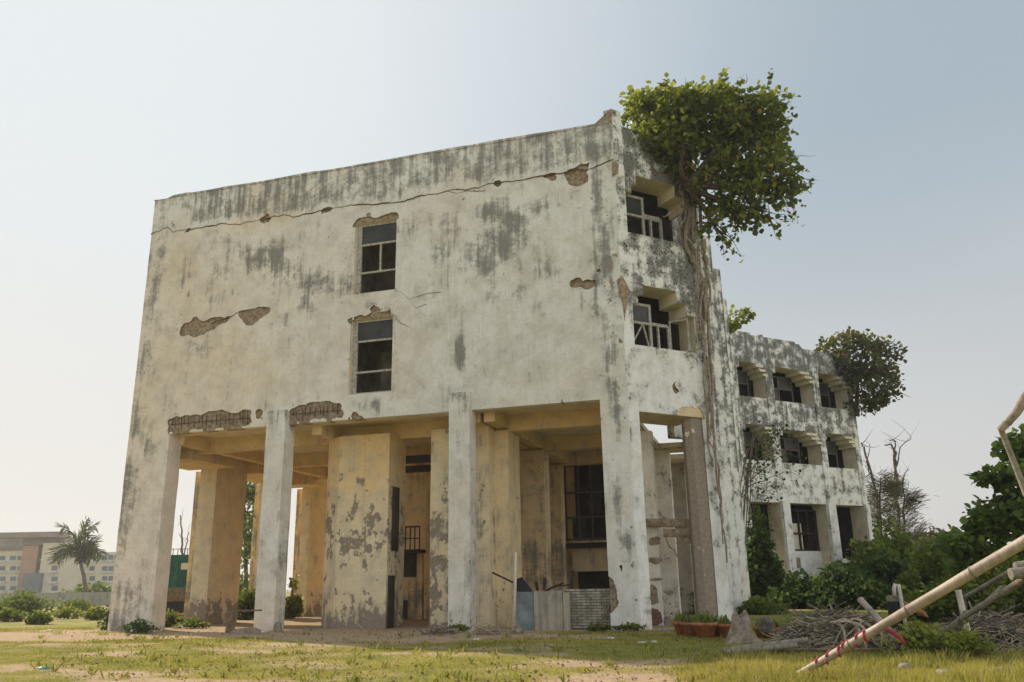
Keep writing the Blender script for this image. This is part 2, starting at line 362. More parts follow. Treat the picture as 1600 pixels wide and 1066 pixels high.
def wall(name, P0, ud, nd, us, zs, opens, damages, t=.35, mats=None, fld=None, parent=BLDG, jag=.05, skip=None, ddepth=.08):
    """a wall sheet with real openings (reveals t deep) and real hollows where the render has fallen off"""
    P0 = np.array(P0, float); ud = np.array(ud, float); nd = np.array(nd, float)
    nu, nz = len(us)-1, len(zs)-1
    uc, zc = np.meshgrid((us[:-1]+us[1:])/2, (zs[:-1]+zs[1:])/2, indexing='ij')
    Q = np.stack([uc, zc, uc*0], -1)
    ju = uc+(fbm(Q*3.1, 3)-.5)*jag*8; jz = zc+(fbm(Q*3.1+50, 8)-.5)*jag*8
    cls = np.zeros(uc.shape, int)
    for d in damages: cls[(d(ju, jz) if callable(d) else in_poly(ju, jz, d))] = 2
    for o in opens: cls[in_poly(uc, zc, o)] = 1
    if skip is not None: cls[skip(uc, zc)] = 3
    ug, zg = np.meshgrid(us, zs, indexing='ij')
    G = P0+ug[..., None]*ud+zg[..., None]*np.array([0, 0, 1.])
    nz0 = (fbm(np.stack([ug, zg, ug*0], -1)*.7, 11)-.5)*.05
    G = G+nz0[..., None]*nd
    rough = (fbm(np.stack([ug, zg, ug*0], -1)*5, 21)-.5)*.12
    cc = np.pad(cls, 1, mode='edge'); q4 = np.stack([cc[:-1, :-1], cc[1:, :-1], cc[:-1, 1:], cc[1:, 1:]])
    bd = (q4.min(0) == 0) & (q4.max(0) == 2) & ~((q4 == 1).any(0)); bd[0] = bd[-1] = False; bd[:, 0] = bd[:, -1] = False
    X2 = np.stack([ug, zg], -1)
    for it in range(3):
        Xp = X2.copy(); cnt = np.zeros(bd.shape); acc = np.zeros(X2.shape)
        for du, dz in ((1, 0), (-1, 0), (0, 1), (0, -1)):
            nb = np.roll(bd, (du, dz), (0, 1)); acc += np.roll(X2, (du, dz), (0, 1))*nb[..., None]; cnt += nb
        k_ = bd & (cnt > 1); Xp[k_] = .4*X2[k_]+.6*acc[k_]/cnt[k_][:, None]; X2 = Xp
    rj = np.random.default_rng(5).uniform(-1, 1, X2.shape)*.014; X2[bd] += rj[bd]
    G = G+(X2[..., 0]-ug)[..., None]*ud+(X2[..., 1]-zg)[..., None]*np.array([0, 0, 1.])
    L = [G, G+(ddepth+rough)[..., None]*nd, G+t*nd]
    N = (nu+1)*(nz+1); V = np.concatenate([l.reshape(-1, 3) for l in L]); idx = lambda l, i, j: l*N+i*(nz+1)+j
    Fc = []; I = []
    for c, l in ((0, 0), (2, 1)):
        ii, jj = np.nonzero(cls == c)
        q = np.stack([idx(l, ii, jj), idx(l, ii+1, jj), idx(l, ii+1, jj+1), idx(l, ii, jj+1)], 1).tolist()
        Fc += q; I += [0 if c == 0 else 1]*len(q)
    lay = {0: 0, 2: 1, 1: 2, 3: 2}
    C = np.pad(cls, 1, constant_values=3)
    def side(a, b, v0, v1):
        la, lb = lay[a], lay[b]
        if la == lb: return
        Fc.append([idx(la, *v0), idx(la, *v1), idx(lb, *v1), idx(lb, *v0)]); I.append(1 if 2 in (a, b) and 1 not in (a, b) else (2 if 1 in (a, b) else 0))
    ii, jj = np.nonzero(C[:-1, 1:-1] != C[1:, 1:-1])
    for i, j in zip(ii, jj): side(C[i, j+1], C[i+1, j+1], (i, j), (i, j+1))
    ii, jj = np.nonzero(C[1:-1, :-1] != C[1:-1, 1:])
    for i, j in zip(ii, jj): side(C[i+1, j], C[i+1, j+1], (i, j), (i+1, j))
    used = np.unique(np.concatenate([np.array(f) for f in Fc])); rm = np.full(len(V), -1); rm[used] = np.arange(len(used))
    V = V[used]; Fc = [[int(rm[k]) for k in f] for f in Fc]
    return link(name, V, Fc, mats or [M['plaster'], M['damage'], M['reveal']], parent, I, attrs=fld(V))
exec_order = 'ground, building, plants, loose objects'

# ------------------------------------------------------------------ ground
def bare(x, y):
    x = np.asarray(x, float); y = np.asarray(y, float)
    P = np.stack([x*.33, y*.75, x*0], -1); n = fbm(P, 31, 5); n2 = fbm(P*3.5, 37, 3)
    b = (n-.5)*2.4+(n2-.5)*1.1+.2
    c = 24.3+.02*(x+12)+(fbm(np.stack([x*.2, x*0, x*0], -1), 5)-.5)*1.2
    b = b+1.15*np.exp(-((y-c+.3)/2.0)**4)*np.clip((-5.0-x)/3, 0, 1)
    b = b+1.2*np.clip((y-25.6)/1.0, 0, 1)*np.clip((-3-x)/2, 0, 1)*np.clip((46-y)/3, 0, 1)*np.clip((x+26)/2, 0, 1)
    b = b+.65*np.exp(-((x+2.3+(y-14)*.35)/1.3)**2)*np.clip((18-y)/3, 0, 1)
    b = b-1.0*np.clip((x+4.5)/1.2, 0, 1)*np.exp(-((y-20.5)/3.2)**2)
    b = b-.7*np.clip((x-.6)/1.2, 0, 1)
    return np.clip(b+.12, 0, 1)
def hgt(x, y):
    x = np.asarray(x, float); y = np.asarray(y, float)
    return (fbm(np.stack([x*.35, y*.35, x*0], -1), 3, 3)-.5)*.14-.03
def make_ground():
    xs = np.concatenate([[-4000, -1500, -600, -300, -180], np.arange(-120, -36, 3.0), np.arange(-36, 14, .22), np.arange(14, 60, 3.0), [90, 180, 300, 600, 1500, 4000]])
    ys = np.concatenate([[-300, -60, -10, 4, 9], np.arange(10.5, 30, .2), np.arange(30, 60, .6), np.arange(60, 150, 4.0), [200, 300, 500, 900, 2000, 5000]])
    gx, gy = np.meshgrid(xs, ys, indexing='ij'); z = hgt(gx, gy)
    V = np.stack([gx, gy, z], -1).reshape(-1, 3); a, b = len(xs), len(ys)
    i, j = np.meshgrid(np.arange(a-1), np.arange(b-1), indexing='ij'); i = i.ravel(); j = j.ravel()
    Fc = np.stack([i*b+j, (i+1)*b+j, (i+1)*b+j+1, i*b+j+1], 1)
    n = NT('lawn_soil'); n1 = n.noise(.8, 6); n2 = n.noise(7, 8, None, .65); n3 = n.noise(40, 4)
    g = n.mix(n.ss(n1, .38, .62), (.20, .22, .045), (.34, .30, .09)); g = n.mix(n.ss(n2, .45, .7, 0, .6), g, (.12, .14, .03))
    d = n.mix(n.ss(n2, .35, .65), (.50, .38, .25), (.38, .27, .17)); d = n.mix(n.ss(n3, .5, .7, 0, .4), d, (.16, .11, .07))
    bf = n.ss(n.M('ADD', n.attr('bare'), n.M('MULTIPLY', n.M('SUBTRACT', n2, .5), 1.3)),   .12, .80)
    m = n.out(n.pbr(n.mix(bf, g, d), .97, n.bump(n.M('ADD', n2, n.M('MULTIPLY', n3, .5)), .7, .05), 0, .1))
    o = link('ground', V, Fc, m, None, smooth=True, attrs=dict(bare=bare(gx, gy).ravel()))
    tag(o, 'flat ground with worn grass and bare sandy earth', 'ground', None, 'structure')
make_ground()
G0 = lambda x, y: float(hgt(np.array([x]), np.array([y]))[0])

# ------------------------------------------------------------------ the building: front wall
YF = 26.6; XL, XR = -23.56, -3.98; ZB, ZT = 7.15, 17.27
def fp(*pts): return [(float(oy(px, py, YF)[0]), float(oy(px, py, YF)[2])) for px, py in pts]
WIN = [(-14.08, -12.36, 11.91, 14.80), (-14.12, -12.42, 8.06, 10.92)]
crk = fp((236, 367), (262, 357), (270, 363), (293, 360), (320, 355), (345, 350), (375, 352), (395, 345), (430, 338), (470, 339), (500, 330), (540, 322), (590, 320), (625, 316), (660, 306), (700, 299), (730, 294), (770, 288), (800, 284), (840, 277), (880, 270), (925, 262), (960, 250))
cx_, cz_ = np.array([p[0] for p in crk]), np.array([p[1] for p in crk])
def crack(U, Z):
    zc = np.interp(U, cx_, cz_)+(vnoise(np.stack([U*4, U*0, U*0], -1), 2)-.5)*.16
    w = .012+.075*np.clip(vnoise(np.stack([U*.9, U*0+3, U*0], -1), 4)*2.1-1.0, 0, 1)+.03*(vnoise(np.stack([U*5, U*0, U*0], -1), 7) > .75)
    return np.abs(Z-zc) < w
dam = [
    fp((884, 268), (900, 262), (920, 258), (921, 285), (905, 292), (886, 289)), fp((845, 275), (872, 268), (872, 279), (858, 281)),
    fp((887, 442), (905, 431), (913, 438), (936, 430), (936, 447), (905, 450), (888, 450)), fp((930, 420), (938, 415), (938, 424)),
    fp((282, 524), (285, 510), (300, 500), (340, 497), (352, 493), (337, 508), (333, 518), (300, 524)),
    fp((372, 491), (386, 481), (427, 480), (422, 487), (405, 496), (393, 510), (375, 500)),
    fp((330, 505), (366, 492), (366, 496), (335, 512)),
    fp((550, 353), (556, 343), (600, 335), (626, 330), (627, 339), (551, 358)), fp((544, 500), (560, 492), (612, 486), (613, 494), (546, 504)),
    fp((574, 481), (590, 475), (604, 484), (588, 488)),
    fp((261, 653), (300, 650), (330, 644), (352, 643), (395, 641), (395, 658), (375, 668), (330, 671), (262, 679)), fp((400, 640), (412, 637), (411, 655), (403, 657)),
    fp((451, 640), (490, 630), (537, 630), (536, 652), (451, 664)), fp((540, 656), (555, 643), (578, 655)), fp((873, 622), (880, 622), (880, 629), (873, 629))]
for q in range(10):
    a = cx_[0]+1.0+q*1.75+random.Random(q).random(); zc = float(np.interp(a, cx_, cz_)); s = .05+.10*random.Random(q+50).random()
    if q not in (3, 6): dam.append([(a-s*2, zc), (a, zc+s*.4), (a+s*2.4, zc+.02), (a+s, zc-s*1.2), (a-s, zc-s)])
def blobs(P, L, k=0, l=2):
    r = np.zeros(len(P))
    for cx, cz, rx, rz, s in L: r = np.maximum(r, s*np.exp(-(((P[:, k]-cx)/rx)**2+((P[:, l]-cz)/rz)**2)))
    return r
mpp = lambda px, py: fp((px, py))[0]
def BL(L): return [(*mpp(px, py), rx*.0213, rz*.0213, s) for px, py, rx, rz, s in L]
fstain = BL([(405, 400, 42, 30, .9), (385, 395, 22, 22, .9), (430, 400, 20, 24, .95), (540, 440, 40, 30, .6), (760, 330, 22, 22, .95), (800, 345, 26, 30, .9), (750, 410, 40, 30, .7), (790, 460, 60, 20, .35), (350, 420, 30, 30, .45), (590, 480, 30, 30, .3), (445, 420, 45, 45, .6), (500, 440, 60, 30, .62), (550, 400, 30, 50, .3), (500, 355, 25, 20, .3), (325, 470, 18, 20, .6), (780, 330, 40, 30, .62), (775, 385, 50, 40, .66), (700, 345, 35, 22, .5), (690, 395, 25, 22, .5), (845, 325, 35, 22, .55), (818, 350, 12, 50, .7), (860, 425, 28, 22, .5), (640, 350, 30, 26, .5), (475, 470, 25, 40, .45), (720, 555, 9, 40, .85), (445, 500, 14, 30, .35), (240, 480, 20, 60, .45), (585, 475, 32, 14, .4), (582, 632, 34, 12, .42), (900, 305, 14, 22, .4), (910, 465, 14, 20, .35), (310, 545, 24, 26, .35), (400, 525, 22, 24, .3), (660, 470, 24, 30, .32), (350, 370, 60, 14, .3), (225, 560, 22, 60, .55), (230, 690, 22, 30, .6), (195, 760, 22, 60, .8), (185, 850, 24, 60, .75), (200, 930, 30, 40, .55), (250, 400, 20, 40, .4), (290, 430, 20, 40, .4), (270, 640, 20, 30, .3), (830, 480, 40, 14, .3), (640, 450, 60, 12, .3), (935, 300, 14, 60, .9), (945, 400, 13, 70, .95), (930, 470, 14, 50, .5), (955, 530, 16, 70, .6), (965, 640, 12, 70, .7), (968, 760, 12, 70, .5), (980, 850, 12, 30, .5), (925, 250, 14, 40, .6), (955, 460, 14, 40, .7)])
def ffld(P):
    z = P[:, 2]; d = field(P)
    par = np.clip((z-np.interp(P[:, 0], cx_, cz_))/.35, 0, 1)*.60*np.clip((P[:, 0]+24)/3, .45, 1)
    st = np.maximum(.05+par, blobs(P, fstain)*1.12+.03)
    x = P[:, 0]
    st = np.maximum(st, .38*np.exp(-((x+23.3)/.8)**2))
    d['stain'] = st; d['peel'] = .08*np.clip((z-7)/8, 0, 1)+.16*np.exp(-((x+4.3)/.7)**2)+.1*np.exp(-((x+23)/1)**2)
    d['warm'] = .22*np.clip((-x-12)/8, 0, 1)*np.clip((16-z)/2, 0, 1)+.3*blobs(P, BL([(400, 350, 90, 20, 1), (330, 560, 120, 60, .6), (850, 600, 80, 40, .3)]))
    return d
us = brk(XL, XR, .075, [w for W_ in WIN for w in W_[:2]]); zs = brk(ZB, ZT, .075, [w for W_ in WIN for w in W_[2:]])
wall('front_wall', (0, YF, 0), (1, 0, 0), (0, 1, 0), us, zs,
     [[(a, c), (b, c), (b, d), (a, d)] for a, b, c, d in WIN], dam, .32, None, ffld)
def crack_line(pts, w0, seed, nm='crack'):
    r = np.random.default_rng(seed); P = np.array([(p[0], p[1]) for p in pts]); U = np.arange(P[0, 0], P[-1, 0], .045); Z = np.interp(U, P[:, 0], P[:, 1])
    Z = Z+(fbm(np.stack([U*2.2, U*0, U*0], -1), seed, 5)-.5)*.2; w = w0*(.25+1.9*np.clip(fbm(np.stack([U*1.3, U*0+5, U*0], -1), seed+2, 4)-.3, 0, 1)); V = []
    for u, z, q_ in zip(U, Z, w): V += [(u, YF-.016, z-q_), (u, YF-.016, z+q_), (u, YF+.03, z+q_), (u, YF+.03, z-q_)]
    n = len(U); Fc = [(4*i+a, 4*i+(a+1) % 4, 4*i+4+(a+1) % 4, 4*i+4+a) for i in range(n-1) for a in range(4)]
    link(nm, V, Fc, M['crackshade'], BLDG)
M['crackshade'] = flat_mat('crack_shade', (.11, .085, .06), .95, .5, 9)  # flat dark colour stands in for the shade inside the cracks
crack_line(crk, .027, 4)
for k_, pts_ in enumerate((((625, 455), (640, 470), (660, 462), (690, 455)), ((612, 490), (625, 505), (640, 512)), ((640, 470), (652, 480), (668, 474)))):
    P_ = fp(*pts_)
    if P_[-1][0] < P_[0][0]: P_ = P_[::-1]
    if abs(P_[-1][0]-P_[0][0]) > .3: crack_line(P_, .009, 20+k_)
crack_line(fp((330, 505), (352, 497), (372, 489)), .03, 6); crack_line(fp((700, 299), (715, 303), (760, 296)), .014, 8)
# exposed reinforcement in the broken beam
rb = MB()
for px0, px1, py0 in ((266, 392, 664), (455, 532, 648)):
    for k in range(int((px1-px0)/7)):
        px = px0+k*7+random.Random(k).random()*4; a = oy(px, py0-10-(px-px0)*.09, YF-.0); rb.tube([a, a+np.array([.04, .0, -.3-.1*(k % 3)])], .012, 5)
    a = oy(px0, py0, YF); b = oy(px1, py0-(px1-px0)*.085, YF); rb.tube([a, (a+b)/2+np.array([0, 0, .02]), b], .014, 5)
rb.build('reinforcing_bars', M['iron'], BLDG)
# parapet coping, a little uneven
cp = MB(); n = 60
V = []; Fc = []
for i in range(n+1):
    x = XL-.03+(XR-XL-.1)*i/n; dz = (vnoise(np.array([x*1.3, 0, 0]), 3)-.5)*.05+(0.06 if XL+.75 < x < XL+1.6 else 0)-(.05 if x < XL+.75 else 0)
    for yy, zz in ((YF-.03, ZT-.02), (YF-.03, ZT+.06+dz), (YF+.3, ZT+.07+dz), (YF+.3, ZT-.02)): V.append((x, yy, zz))
for i in range(n):
    for k in range(4): Fc.append((i*4+k, (i+1)*4+k, (i+1)*4+(k+1) % 4, i*4+(k+1) % 4))
Fc += [(0, 1, 2, 3), (n*4+3, n*4+2, n*4+1, n*4)]
link('coping', V, Fc, M['plaster'], BLDG, attrs=dict(stain=np.full(len(V), .75), peel=np.zeros(len(V)), warm=np.zeros(len(V))))
# end pilasters and the two columns
def pfld(P): d = ffld(P); d['stain'] = d['stain']+.45*np.clip(1.0-P[:, 2], 0, 1); d['peel'] = d['peel']+.25*np.clip(1.0-P[:, 2], 0, 1); return d
xl2 = float(oy(258, 690, YF)[0])
prism('pilaster', [(XL, YF-.004), (-21.68, YF-.004), (-21.68, YF+.75), (XL, YF+2.0)], -.2, ZB-.002, fld=pfld, res=.2, jit=.02)
xr1 = float(oy(938, 640, YF)[0])
def rpf(P):
    d = ffld(P); d['stain'] = np.maximum(d['stain'], np.where(P[:, 1] > YF+.05, .35, 0)); return d
def rp_damage():
    us = brk(xr1, XR, .06); zs = brk(-.2, ZB-.002, .06)
    dd = [fp((950, 905), (959, 903), (965, 925), (963, 955), (955, 962), (950, 962)), fp((968, 878), (974, 880), (974, 893), (969, 890)), fp((986, 875), (991, 876), (990, 888), (986, 889)), fp((948, 900), (955, 912), (955, 930), (948, 930))]
    wall('pilaster', (0, YF, 0), (1, 0, 0), (0, 1, 0), us, zs, [], dd, .6, [M['plaster'], M['damage'], M['plaster']], rpf, ddepth=.12)
rp_damage()
# chamfer face of the corner pilaster, full height
S2 = math.sqrt(.5)
CU = np.array([S2, S2, 0]); CN = np.array([-S2, S2, 0]); C0 = np.array([XR, YF, 0])
prism('corner_pilaster_side', [(XR, YF), (XR+.29, YF+.29), (XR+.29-.5, YF+.29+.5), (XR-.4, YF+.5), (XR-.3, YF+.05)], -.2, ZT+.55, M['plaster_w'], fld=lambda P: dict(field(P), stain=.1+.42*np.clip((P[:, 2]-4)/12, 0, 1)), res=.25)
tipm = MB(); tip = [(XR-.62, YF+.01, ZT+.02), (XR, YF-.002, ZT+.57), (XR+.02, YF+.3, ZT+.57), (XR-.6, YF+.3, ZT+.02)]
tipm.hexa([(XR-.62, YF-.01, ZT-.1), (XR, YF-.01, ZT-.1), (XR, YF+.34, ZT-.1), (XR-.62, YF+.34, ZT-.1), (XR-.62, YF-.01, ZT+.07), (XR, YF-.01, ZT+.57), (XR, YF+.34, ZT+.57), (XR-.62, YF+.34, ZT+.07)])
tipm.build('parapet_tip', M['damage'], BLDG)  # broken-render brown stands in for the sun-orange face of the tip
def column(px0, px1, ptop, side=.55):
    a = float(oy(px0, 980, YF-.22)[0]); b = float(oy(px1, 980, YF-.22)[0]); zt = float(oy((px0+px1)/2, ptop, YF-.22)[2])
    return prism('column', [(a, YF-.22), (b, YF-.22), (b, YF+.45), (a, YF+.45)], -.2, zt, res=.22, jit=.018,
        fld=lambda P: dict(field(P), stain=.12+.5*np.exp(-((P[:, 2]-zt)/.5)**2)+.25*np.exp(-((P[:, 0]-b)/.15)**2)*(P[:, 2] < 4), peel=.06+.3*np.clip(.9-P[:, 2], 0, 1), warm=.12*np.clip(2-P[:, 2], 0, 1)))
column(396, 427, 643); column(700, 734.5, 613)

# front windows
def front_window(x0, x1, z0, z1, bars, label, extra=None):
    w = MB(); y = YF+.2; f = .09
    w.box(x0+.002, x0+f+.1, y, y+.09, z0, z1); w.box(x1-f, x1-.002, y, y+.09, z0, z1); w.box(x0+f+.1, x1-f, y, y+.09, z1-f, z1-.002); w.box(x0+f+.1, x1-f, y, y+.09, z0+.002, z0+f)
    for b in bars: w.box(*b[:2], y+.01, y+.075, *b[2:])
    o = w.build('window', M['frame'], BLDG, label=label)
    g = MB()
    for a in (extra or []): g.box(a[0], a[1], y+.035, y+.045, a[2], a[3])
    if extra: g.build('pane', M['glass'], o)
    return o
x0, x1, z0, z1 = WIN[0]
front_window(x0, x1, z0, z1, [(x0+.19, x1-.09, z0+2.0, z0+2.07), (x0+.19, x1-.09, z0+.86, z0+.93), (x0+.95, x0+1.02, z0+.93, z0+2.0)], 'upper window of the front wall with a central mullion', [(x0+.19, x1-.09, z0+2.07, z1-.09)])
x0, x1, z0, z1 = WIN[1]
front_window(x0, x1, z0, z1, [(x0+.19, x1-.09, z0+2.0, z0+2.07), (x0+.19, x1-.09, z0+.82, z0+.89)], 'lower window of the front wall with two cross bars', [(x0+.19, x1-.09, z0+2.07, z1-.09)])
# rooms behind them
rm = MB()
rm.box(-23.2, -6.6, YF+3.3, YF+3.45, 7.5, 16.6); rm.box(-14.9, -14.75, YF+.4, YF+3.28, 7.5, 16.6); rm.box(-11.0, -10.85, YF+.4, YF+3.28, 7.5, 16.6)
rm.box(-13.9, -13.0, YF+2.2, YF+2.35, 7.5, 10.2); rm.box(-13.1, -12.2, YF+1.9, YF+2.05, 11.2, 14.0)
rm.build('partition', M['inside'], BLDG)
fl = MB(); fl.box(XL+.05, XR-.45, YF+.33, 44.2, 7.32, 7.48); fl.box(XL+.05, -6.2, YF+.33, 44.2, 11.1, 11.25); fl.box(XL+.05, -6.2, YF+.33, 44.2, 16.55, 16.7)
fl.build('floor_slab', M['plaster_in'], BLDG)
bk = MB(); bk.box(XL+.02, XL+.3, YF+.33, 44.2, 7.5, ZT-.3); bk.box(-6.2, -6.0, 29.9, 44.2, 7.5, ZT-.3); bk.box(XL+.3, -6.2, 44.0, 44.2, 7.5, ZT-.3); bk.box(-6.2, -3.6, 31.3, 31.5, 7.5, ZT-.3)
bk.build('outer_wall', M['plaster'], BLDG)

# ------------------------------------------------------------------ porch inside
PI_ = M['plaster_in']
def bx(name, x0, x1, y0, y1, z0, z1, kind='int', mat=None, res=.35, fld=None, label=None):
    return prism(name, rect(x0, x1, y0, y1), z0, z1, mat or PI_, kind, res=res, fld=fld, label=label)
Y1, Y2, Y3, Y4 = 28.9, 33.9, 38.6, 42.6
beamf = lambda P: dict(stain=np.full(len(P), .12), peel=np.full(len(P), .05), warm=np.full(len(P), .75))
bx('beam', -21.67, xr1, YF+.34, YF+.66, ZB-.003, 7.31, fld=beamf)
for y in (Y1, Y2, Y3): bx('beam', -24.6, -5.0, y, y+.4, 6.75, 7.318, fld=beamf)
xN = X_at(797, 700, Y1)
for k, x in enumerate((-21.9, -15.9, X_at(765, 700, Y1)-.2, xN-.45)):
    for ya, yb in ((YF+.66, Y1), (Y1+.4, Y2), (Y2+.4, Y3)): bx('beam', x, x+.4, ya+.002, yb-.002, 6.83, 7.316, fld=beamf, res=.6)
# block with the flaking face between the two columns
a, b, c = X_at(500, 850, 28.1), X_at(525, 850, 28.0), X_at(605, 850, 28.0)
prism('pier_block', [(a, 28.45), (b, 28.0), (b+(c-b)*.5, 28.0), (b+(c-b)*.5+.03, 28.03), (b+(c-b)*.5+.06, 28.0), (c, 28.0), (c+.06, 29.35), (a, 29.35)], -.2, 6.83, PI_, fld=lambda P: dict(stain=.12+.5*np.clip(1.3-P[:, 2], 0, 1), peel=.15+.37*np.exp(-((P[:, 2]-3.3)/1.3)**2)+.40*np.clip(1.5-P[:, 2], 0, 1), warm=.15+.55*np.clip((P[:, 2]-3.2)/2.8, 0, 1)), res=.2)
sl_ = MB(); sl_.box(c-.05, c+.06, 28.3, 28.85, 2.6, 4.9)  # dark boxes on the side face stand in for shade in slit and doorway
sl_.build('recess_shade', M['darkroom'], BLDG); sl_ = MB(); sl_.box(c-.05, c+.055, 28.1, 28.6, -.1, 1.75); sl_.build('recess_shade', M['darkroom'], BLDG)
# flat pier behind the centre column
a, b = X_at(672, 850, 28.0), X_at(765, 850, 28.0)
prism('pier', rect(a, b, 28.0, 29.0), -.2, 6.83, M['plaster_in'], fld=lambda P: dict(stain=.22+.25*np.exp(-((P[:, 2]-3.2)/.5)**2), peel=.20+.30*(P[:, 0] < a+1.0)*np.clip((5.5-P[:, 2])/3, 0, 1), warm=.18+.4*np.clip((P[:, 2]-5)/2, 0, 1)), res=.25)
bx('pier', b+.002, xN, Y1-.25, Y1+1.2, -.2, 6.745, fld=lambda P: dict(stain=.15+.3*np.clip(1.2-P[:, 2], 0, 1), peel=.12+.2*np.clip(2-P[:, 2], 0, 1), warm=np.full(len(P), .42)))
# the wall and piers of the right hand bay, stepping back
x2 = X_at(851, 700, Y2); x3 = X_at(876, 720, Y3)
DP = lambda P: dict(stain=.28+.45*np.exp(-((P[:, 2]-2.2)/.9)**2), peel=np.full(len(P), .05), warm=np.full(len(P), .5))
bx('wall', xN-1.9, xN-1.7, Y1+1.2, Y4, -.2, 6.745, fld=DP)
bx('pier', xN-1.7, x2, Y2-.2, Y2+.6, -.2, 6.745, fld=DP); bx('pier', xN-1.7, x3, Y3-.2, Y3+.5, -.2, 6.745, fld=DP)
so_ = MB(); zs_ = (1.5, 2.8); so_.box(x2-.75, x2-.35, Y2-.22, Y2-.206, 1.3, 3.1); so_.box(x2-.65, x2-.40, Y2-.22, Y2-.206, 3.3, 4.0); so_.box(x2-.3, x2-.22, Y2-.222, Y2-.208, 2, 3)
# back wall with its large dark window
ya = 41.0; wx0, wx1 = X_at(883, 780, ya), X_at(945, 780, ya); wz0, wz1 = float(oy(910, 845, ya)[2]), float(oy(910, 724, ya)[2])
ox0 = X_at(886, 900, ya); oz0, oz1 = -.1, float(oy(910, 893, ya)[2])
us = brk(-9.3, -3.5, .3, (wx0, wx1, ox0)); zs = brk(-.2, 7.3, .3, (wz0, wz1, oz1))
DF = lambda P: dict(stain=np.full(len(P), .2), peel=np.full(len(P), .05), warm=np.full(len(P), .32))
wall('back_wall', (0, ya, 0), (1, 0, 0), (0, 1, 0), us, zs, [[(wx0, wz0), (wx1, wz0), (wx1, wz1), (wx0, wz1)], [(ox0, -1), (-4.5, -1), (-4.5, oz1), (ox0, oz1)]], [], .3, [PI_, M['damage'], PI_], DF)
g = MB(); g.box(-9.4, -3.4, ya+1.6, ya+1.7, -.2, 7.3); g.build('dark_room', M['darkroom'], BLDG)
bw = MB()
for fx in (0, .33, .66, 1): x = wx0+(wx1-wx0)*fx; bw.box(x-.05, x+.05, ya+.1, ya+.18, wz0, wz1)
for fz in (0.02, .3, .62, .98): z = wz0+(wz1-wz0)*fz; bw.box(wx0, wx1, ya+.11, ya+.17, z-.05, z+.05)
w_ = bw.build('window', M['frame_d'], BLDG, label='large dark window of the back wall')
g = MB(); g.box(wx0+.3, wx0+1.0, ya+.13, ya+.14, wz0+.1, wz0+1.1); g.box(wx0+1.1, wx0+1.8, ya+.13, ya+.14, wz0+1.3, wz1-.2); g.build('pane', M['glass'], w_)
g = MB(); g.box(wx0-.9, wx1+.3, ya-.45, ya-.003, wz0-.35, wz0-.12); g.build('window_sill', M['iron'], BLDG)
# the passage between the block and the pier
bx('wall', X_at(628, 900, 34.6), X_at(660, 900, 34.6), 34.6, 34.8, -.2, float(oy(645, 862, 34.6)[2]), fld=lambda P: dict(stain=.1+.6*np.clip(2-P[:, 2], 0, 1), peel=np.full(len(P), .1), warm=np.full(len(P), .85)))
bx('wall', -17.6, -10.4, 36.9, 37.1, -.2, 7.3, fld=DF); bx('pier', X_at(661, 850, 34), X_at(675, 850, 34), 34.3, 34.9, -.2, 6.745, fld=lambda P: dict(stain=.1+.5*np.clip(2-P[:, 2], 0, 1), peel=np.full(len(P), .05), warm=np.full(len(P), .9)))
g = MB(); xa, xb = X_at(626, 850, 34.2), X_at(662, 850, 34.2); zf = float(oy(645, 860, 34.2)[2])
g.box(xa, xb, 33.7, 34.59, zf-.12, zf+.02)
for k in range(6): g.box(xa+(xb-xa)*k/5-.02, xa+(xb-xa)*k/5+.02, 33.72, 33.76, zf, zf+.95)
g.box(xa, xb, 33.7, 33.78, zf+.93, zf+.99); g.box(xa, xb, 33.71, 33.77, zf+.45, zf+.49)
g.build('balcony', M['iron'], BLDG, label='rusty balcony rail in the passage'); g = MB(); g.box(X_at(606, 700, 30), X_at(672, 700, 30), 29.9, 30.3, 6.0, 6.25); g.build('overhead_beam', M['iron'], BLDG); g = MB(); g.box(X_at(630, 720, 33.3), X_at(672, 720, 33.3), 33.2, 33.6, 6.1, 6.35)
g.build('overhead_beam', M['iron'], BLDG)
g = MB(); g.box(X_at(630, 900, 34.5), X_at(649, 900, 34.5), 34.55, 34.592, 1.75, 2.75); g.build('wall_recess_shade', M['darkroom'], BLDG); g = MB(); g.box(X_at(628, 900, 34.5), X_at(636, 900, 34.5), 34.55, 34.592, 0, .8); g.build('wall_recess_shade', M['darkroom'], BLDG)  # thin dark boxes before the wall paint the shade of its openings
bx('wall', -15.9, -15.7, 39, 43.4, -.2, 7.3, fld=DF); bx('wall', -15.7, -9.4, 43.5, 43.7, -.2, 7.3, fld=DF)
# left edge of the porch: piers stepping back, open to the daylight between them
def pierL(pxa, pxb, y, pxc, depth, wing=True, k=0):
    a, b = X_at(pxa, 900, y), X_at(pxb, 900, y)
    F_ = lambda P: dict(stain=.08+.3*np.clip(1.0-P[:, 2], 0, 1), peel=.04+.62*np.clip((1.75-P[:, 2])/1.4, 0, 1), warm=.12+.42*(P[:, 1] > y+.02)*np.ones(len(P)))
    prism('pier', [(a, y), (b, y), (b+.25, y+depth), (a, y+depth)], -.2, 7.305, PI_, fld=F_, res=.25, label='left hand pier with flaked ochre side')
    if wing: prism('pier_wing', rect(a-.6, a-.002, y+.45, y+.8), -.2, 6.5, PI_, fld=lambda P: dict(stain=np.full(len(P), .5), peel=.2+.3*np.clip(2-P[:, 2], 0, 1), warm=np.full(len(P), .8)), res=.25)
pierL(300, 326, 31.6, 372, 1.9); pierL(398, 412, 36.6, 430, 1.6); pierL(466, 480, 39.6, 500, 1.6)
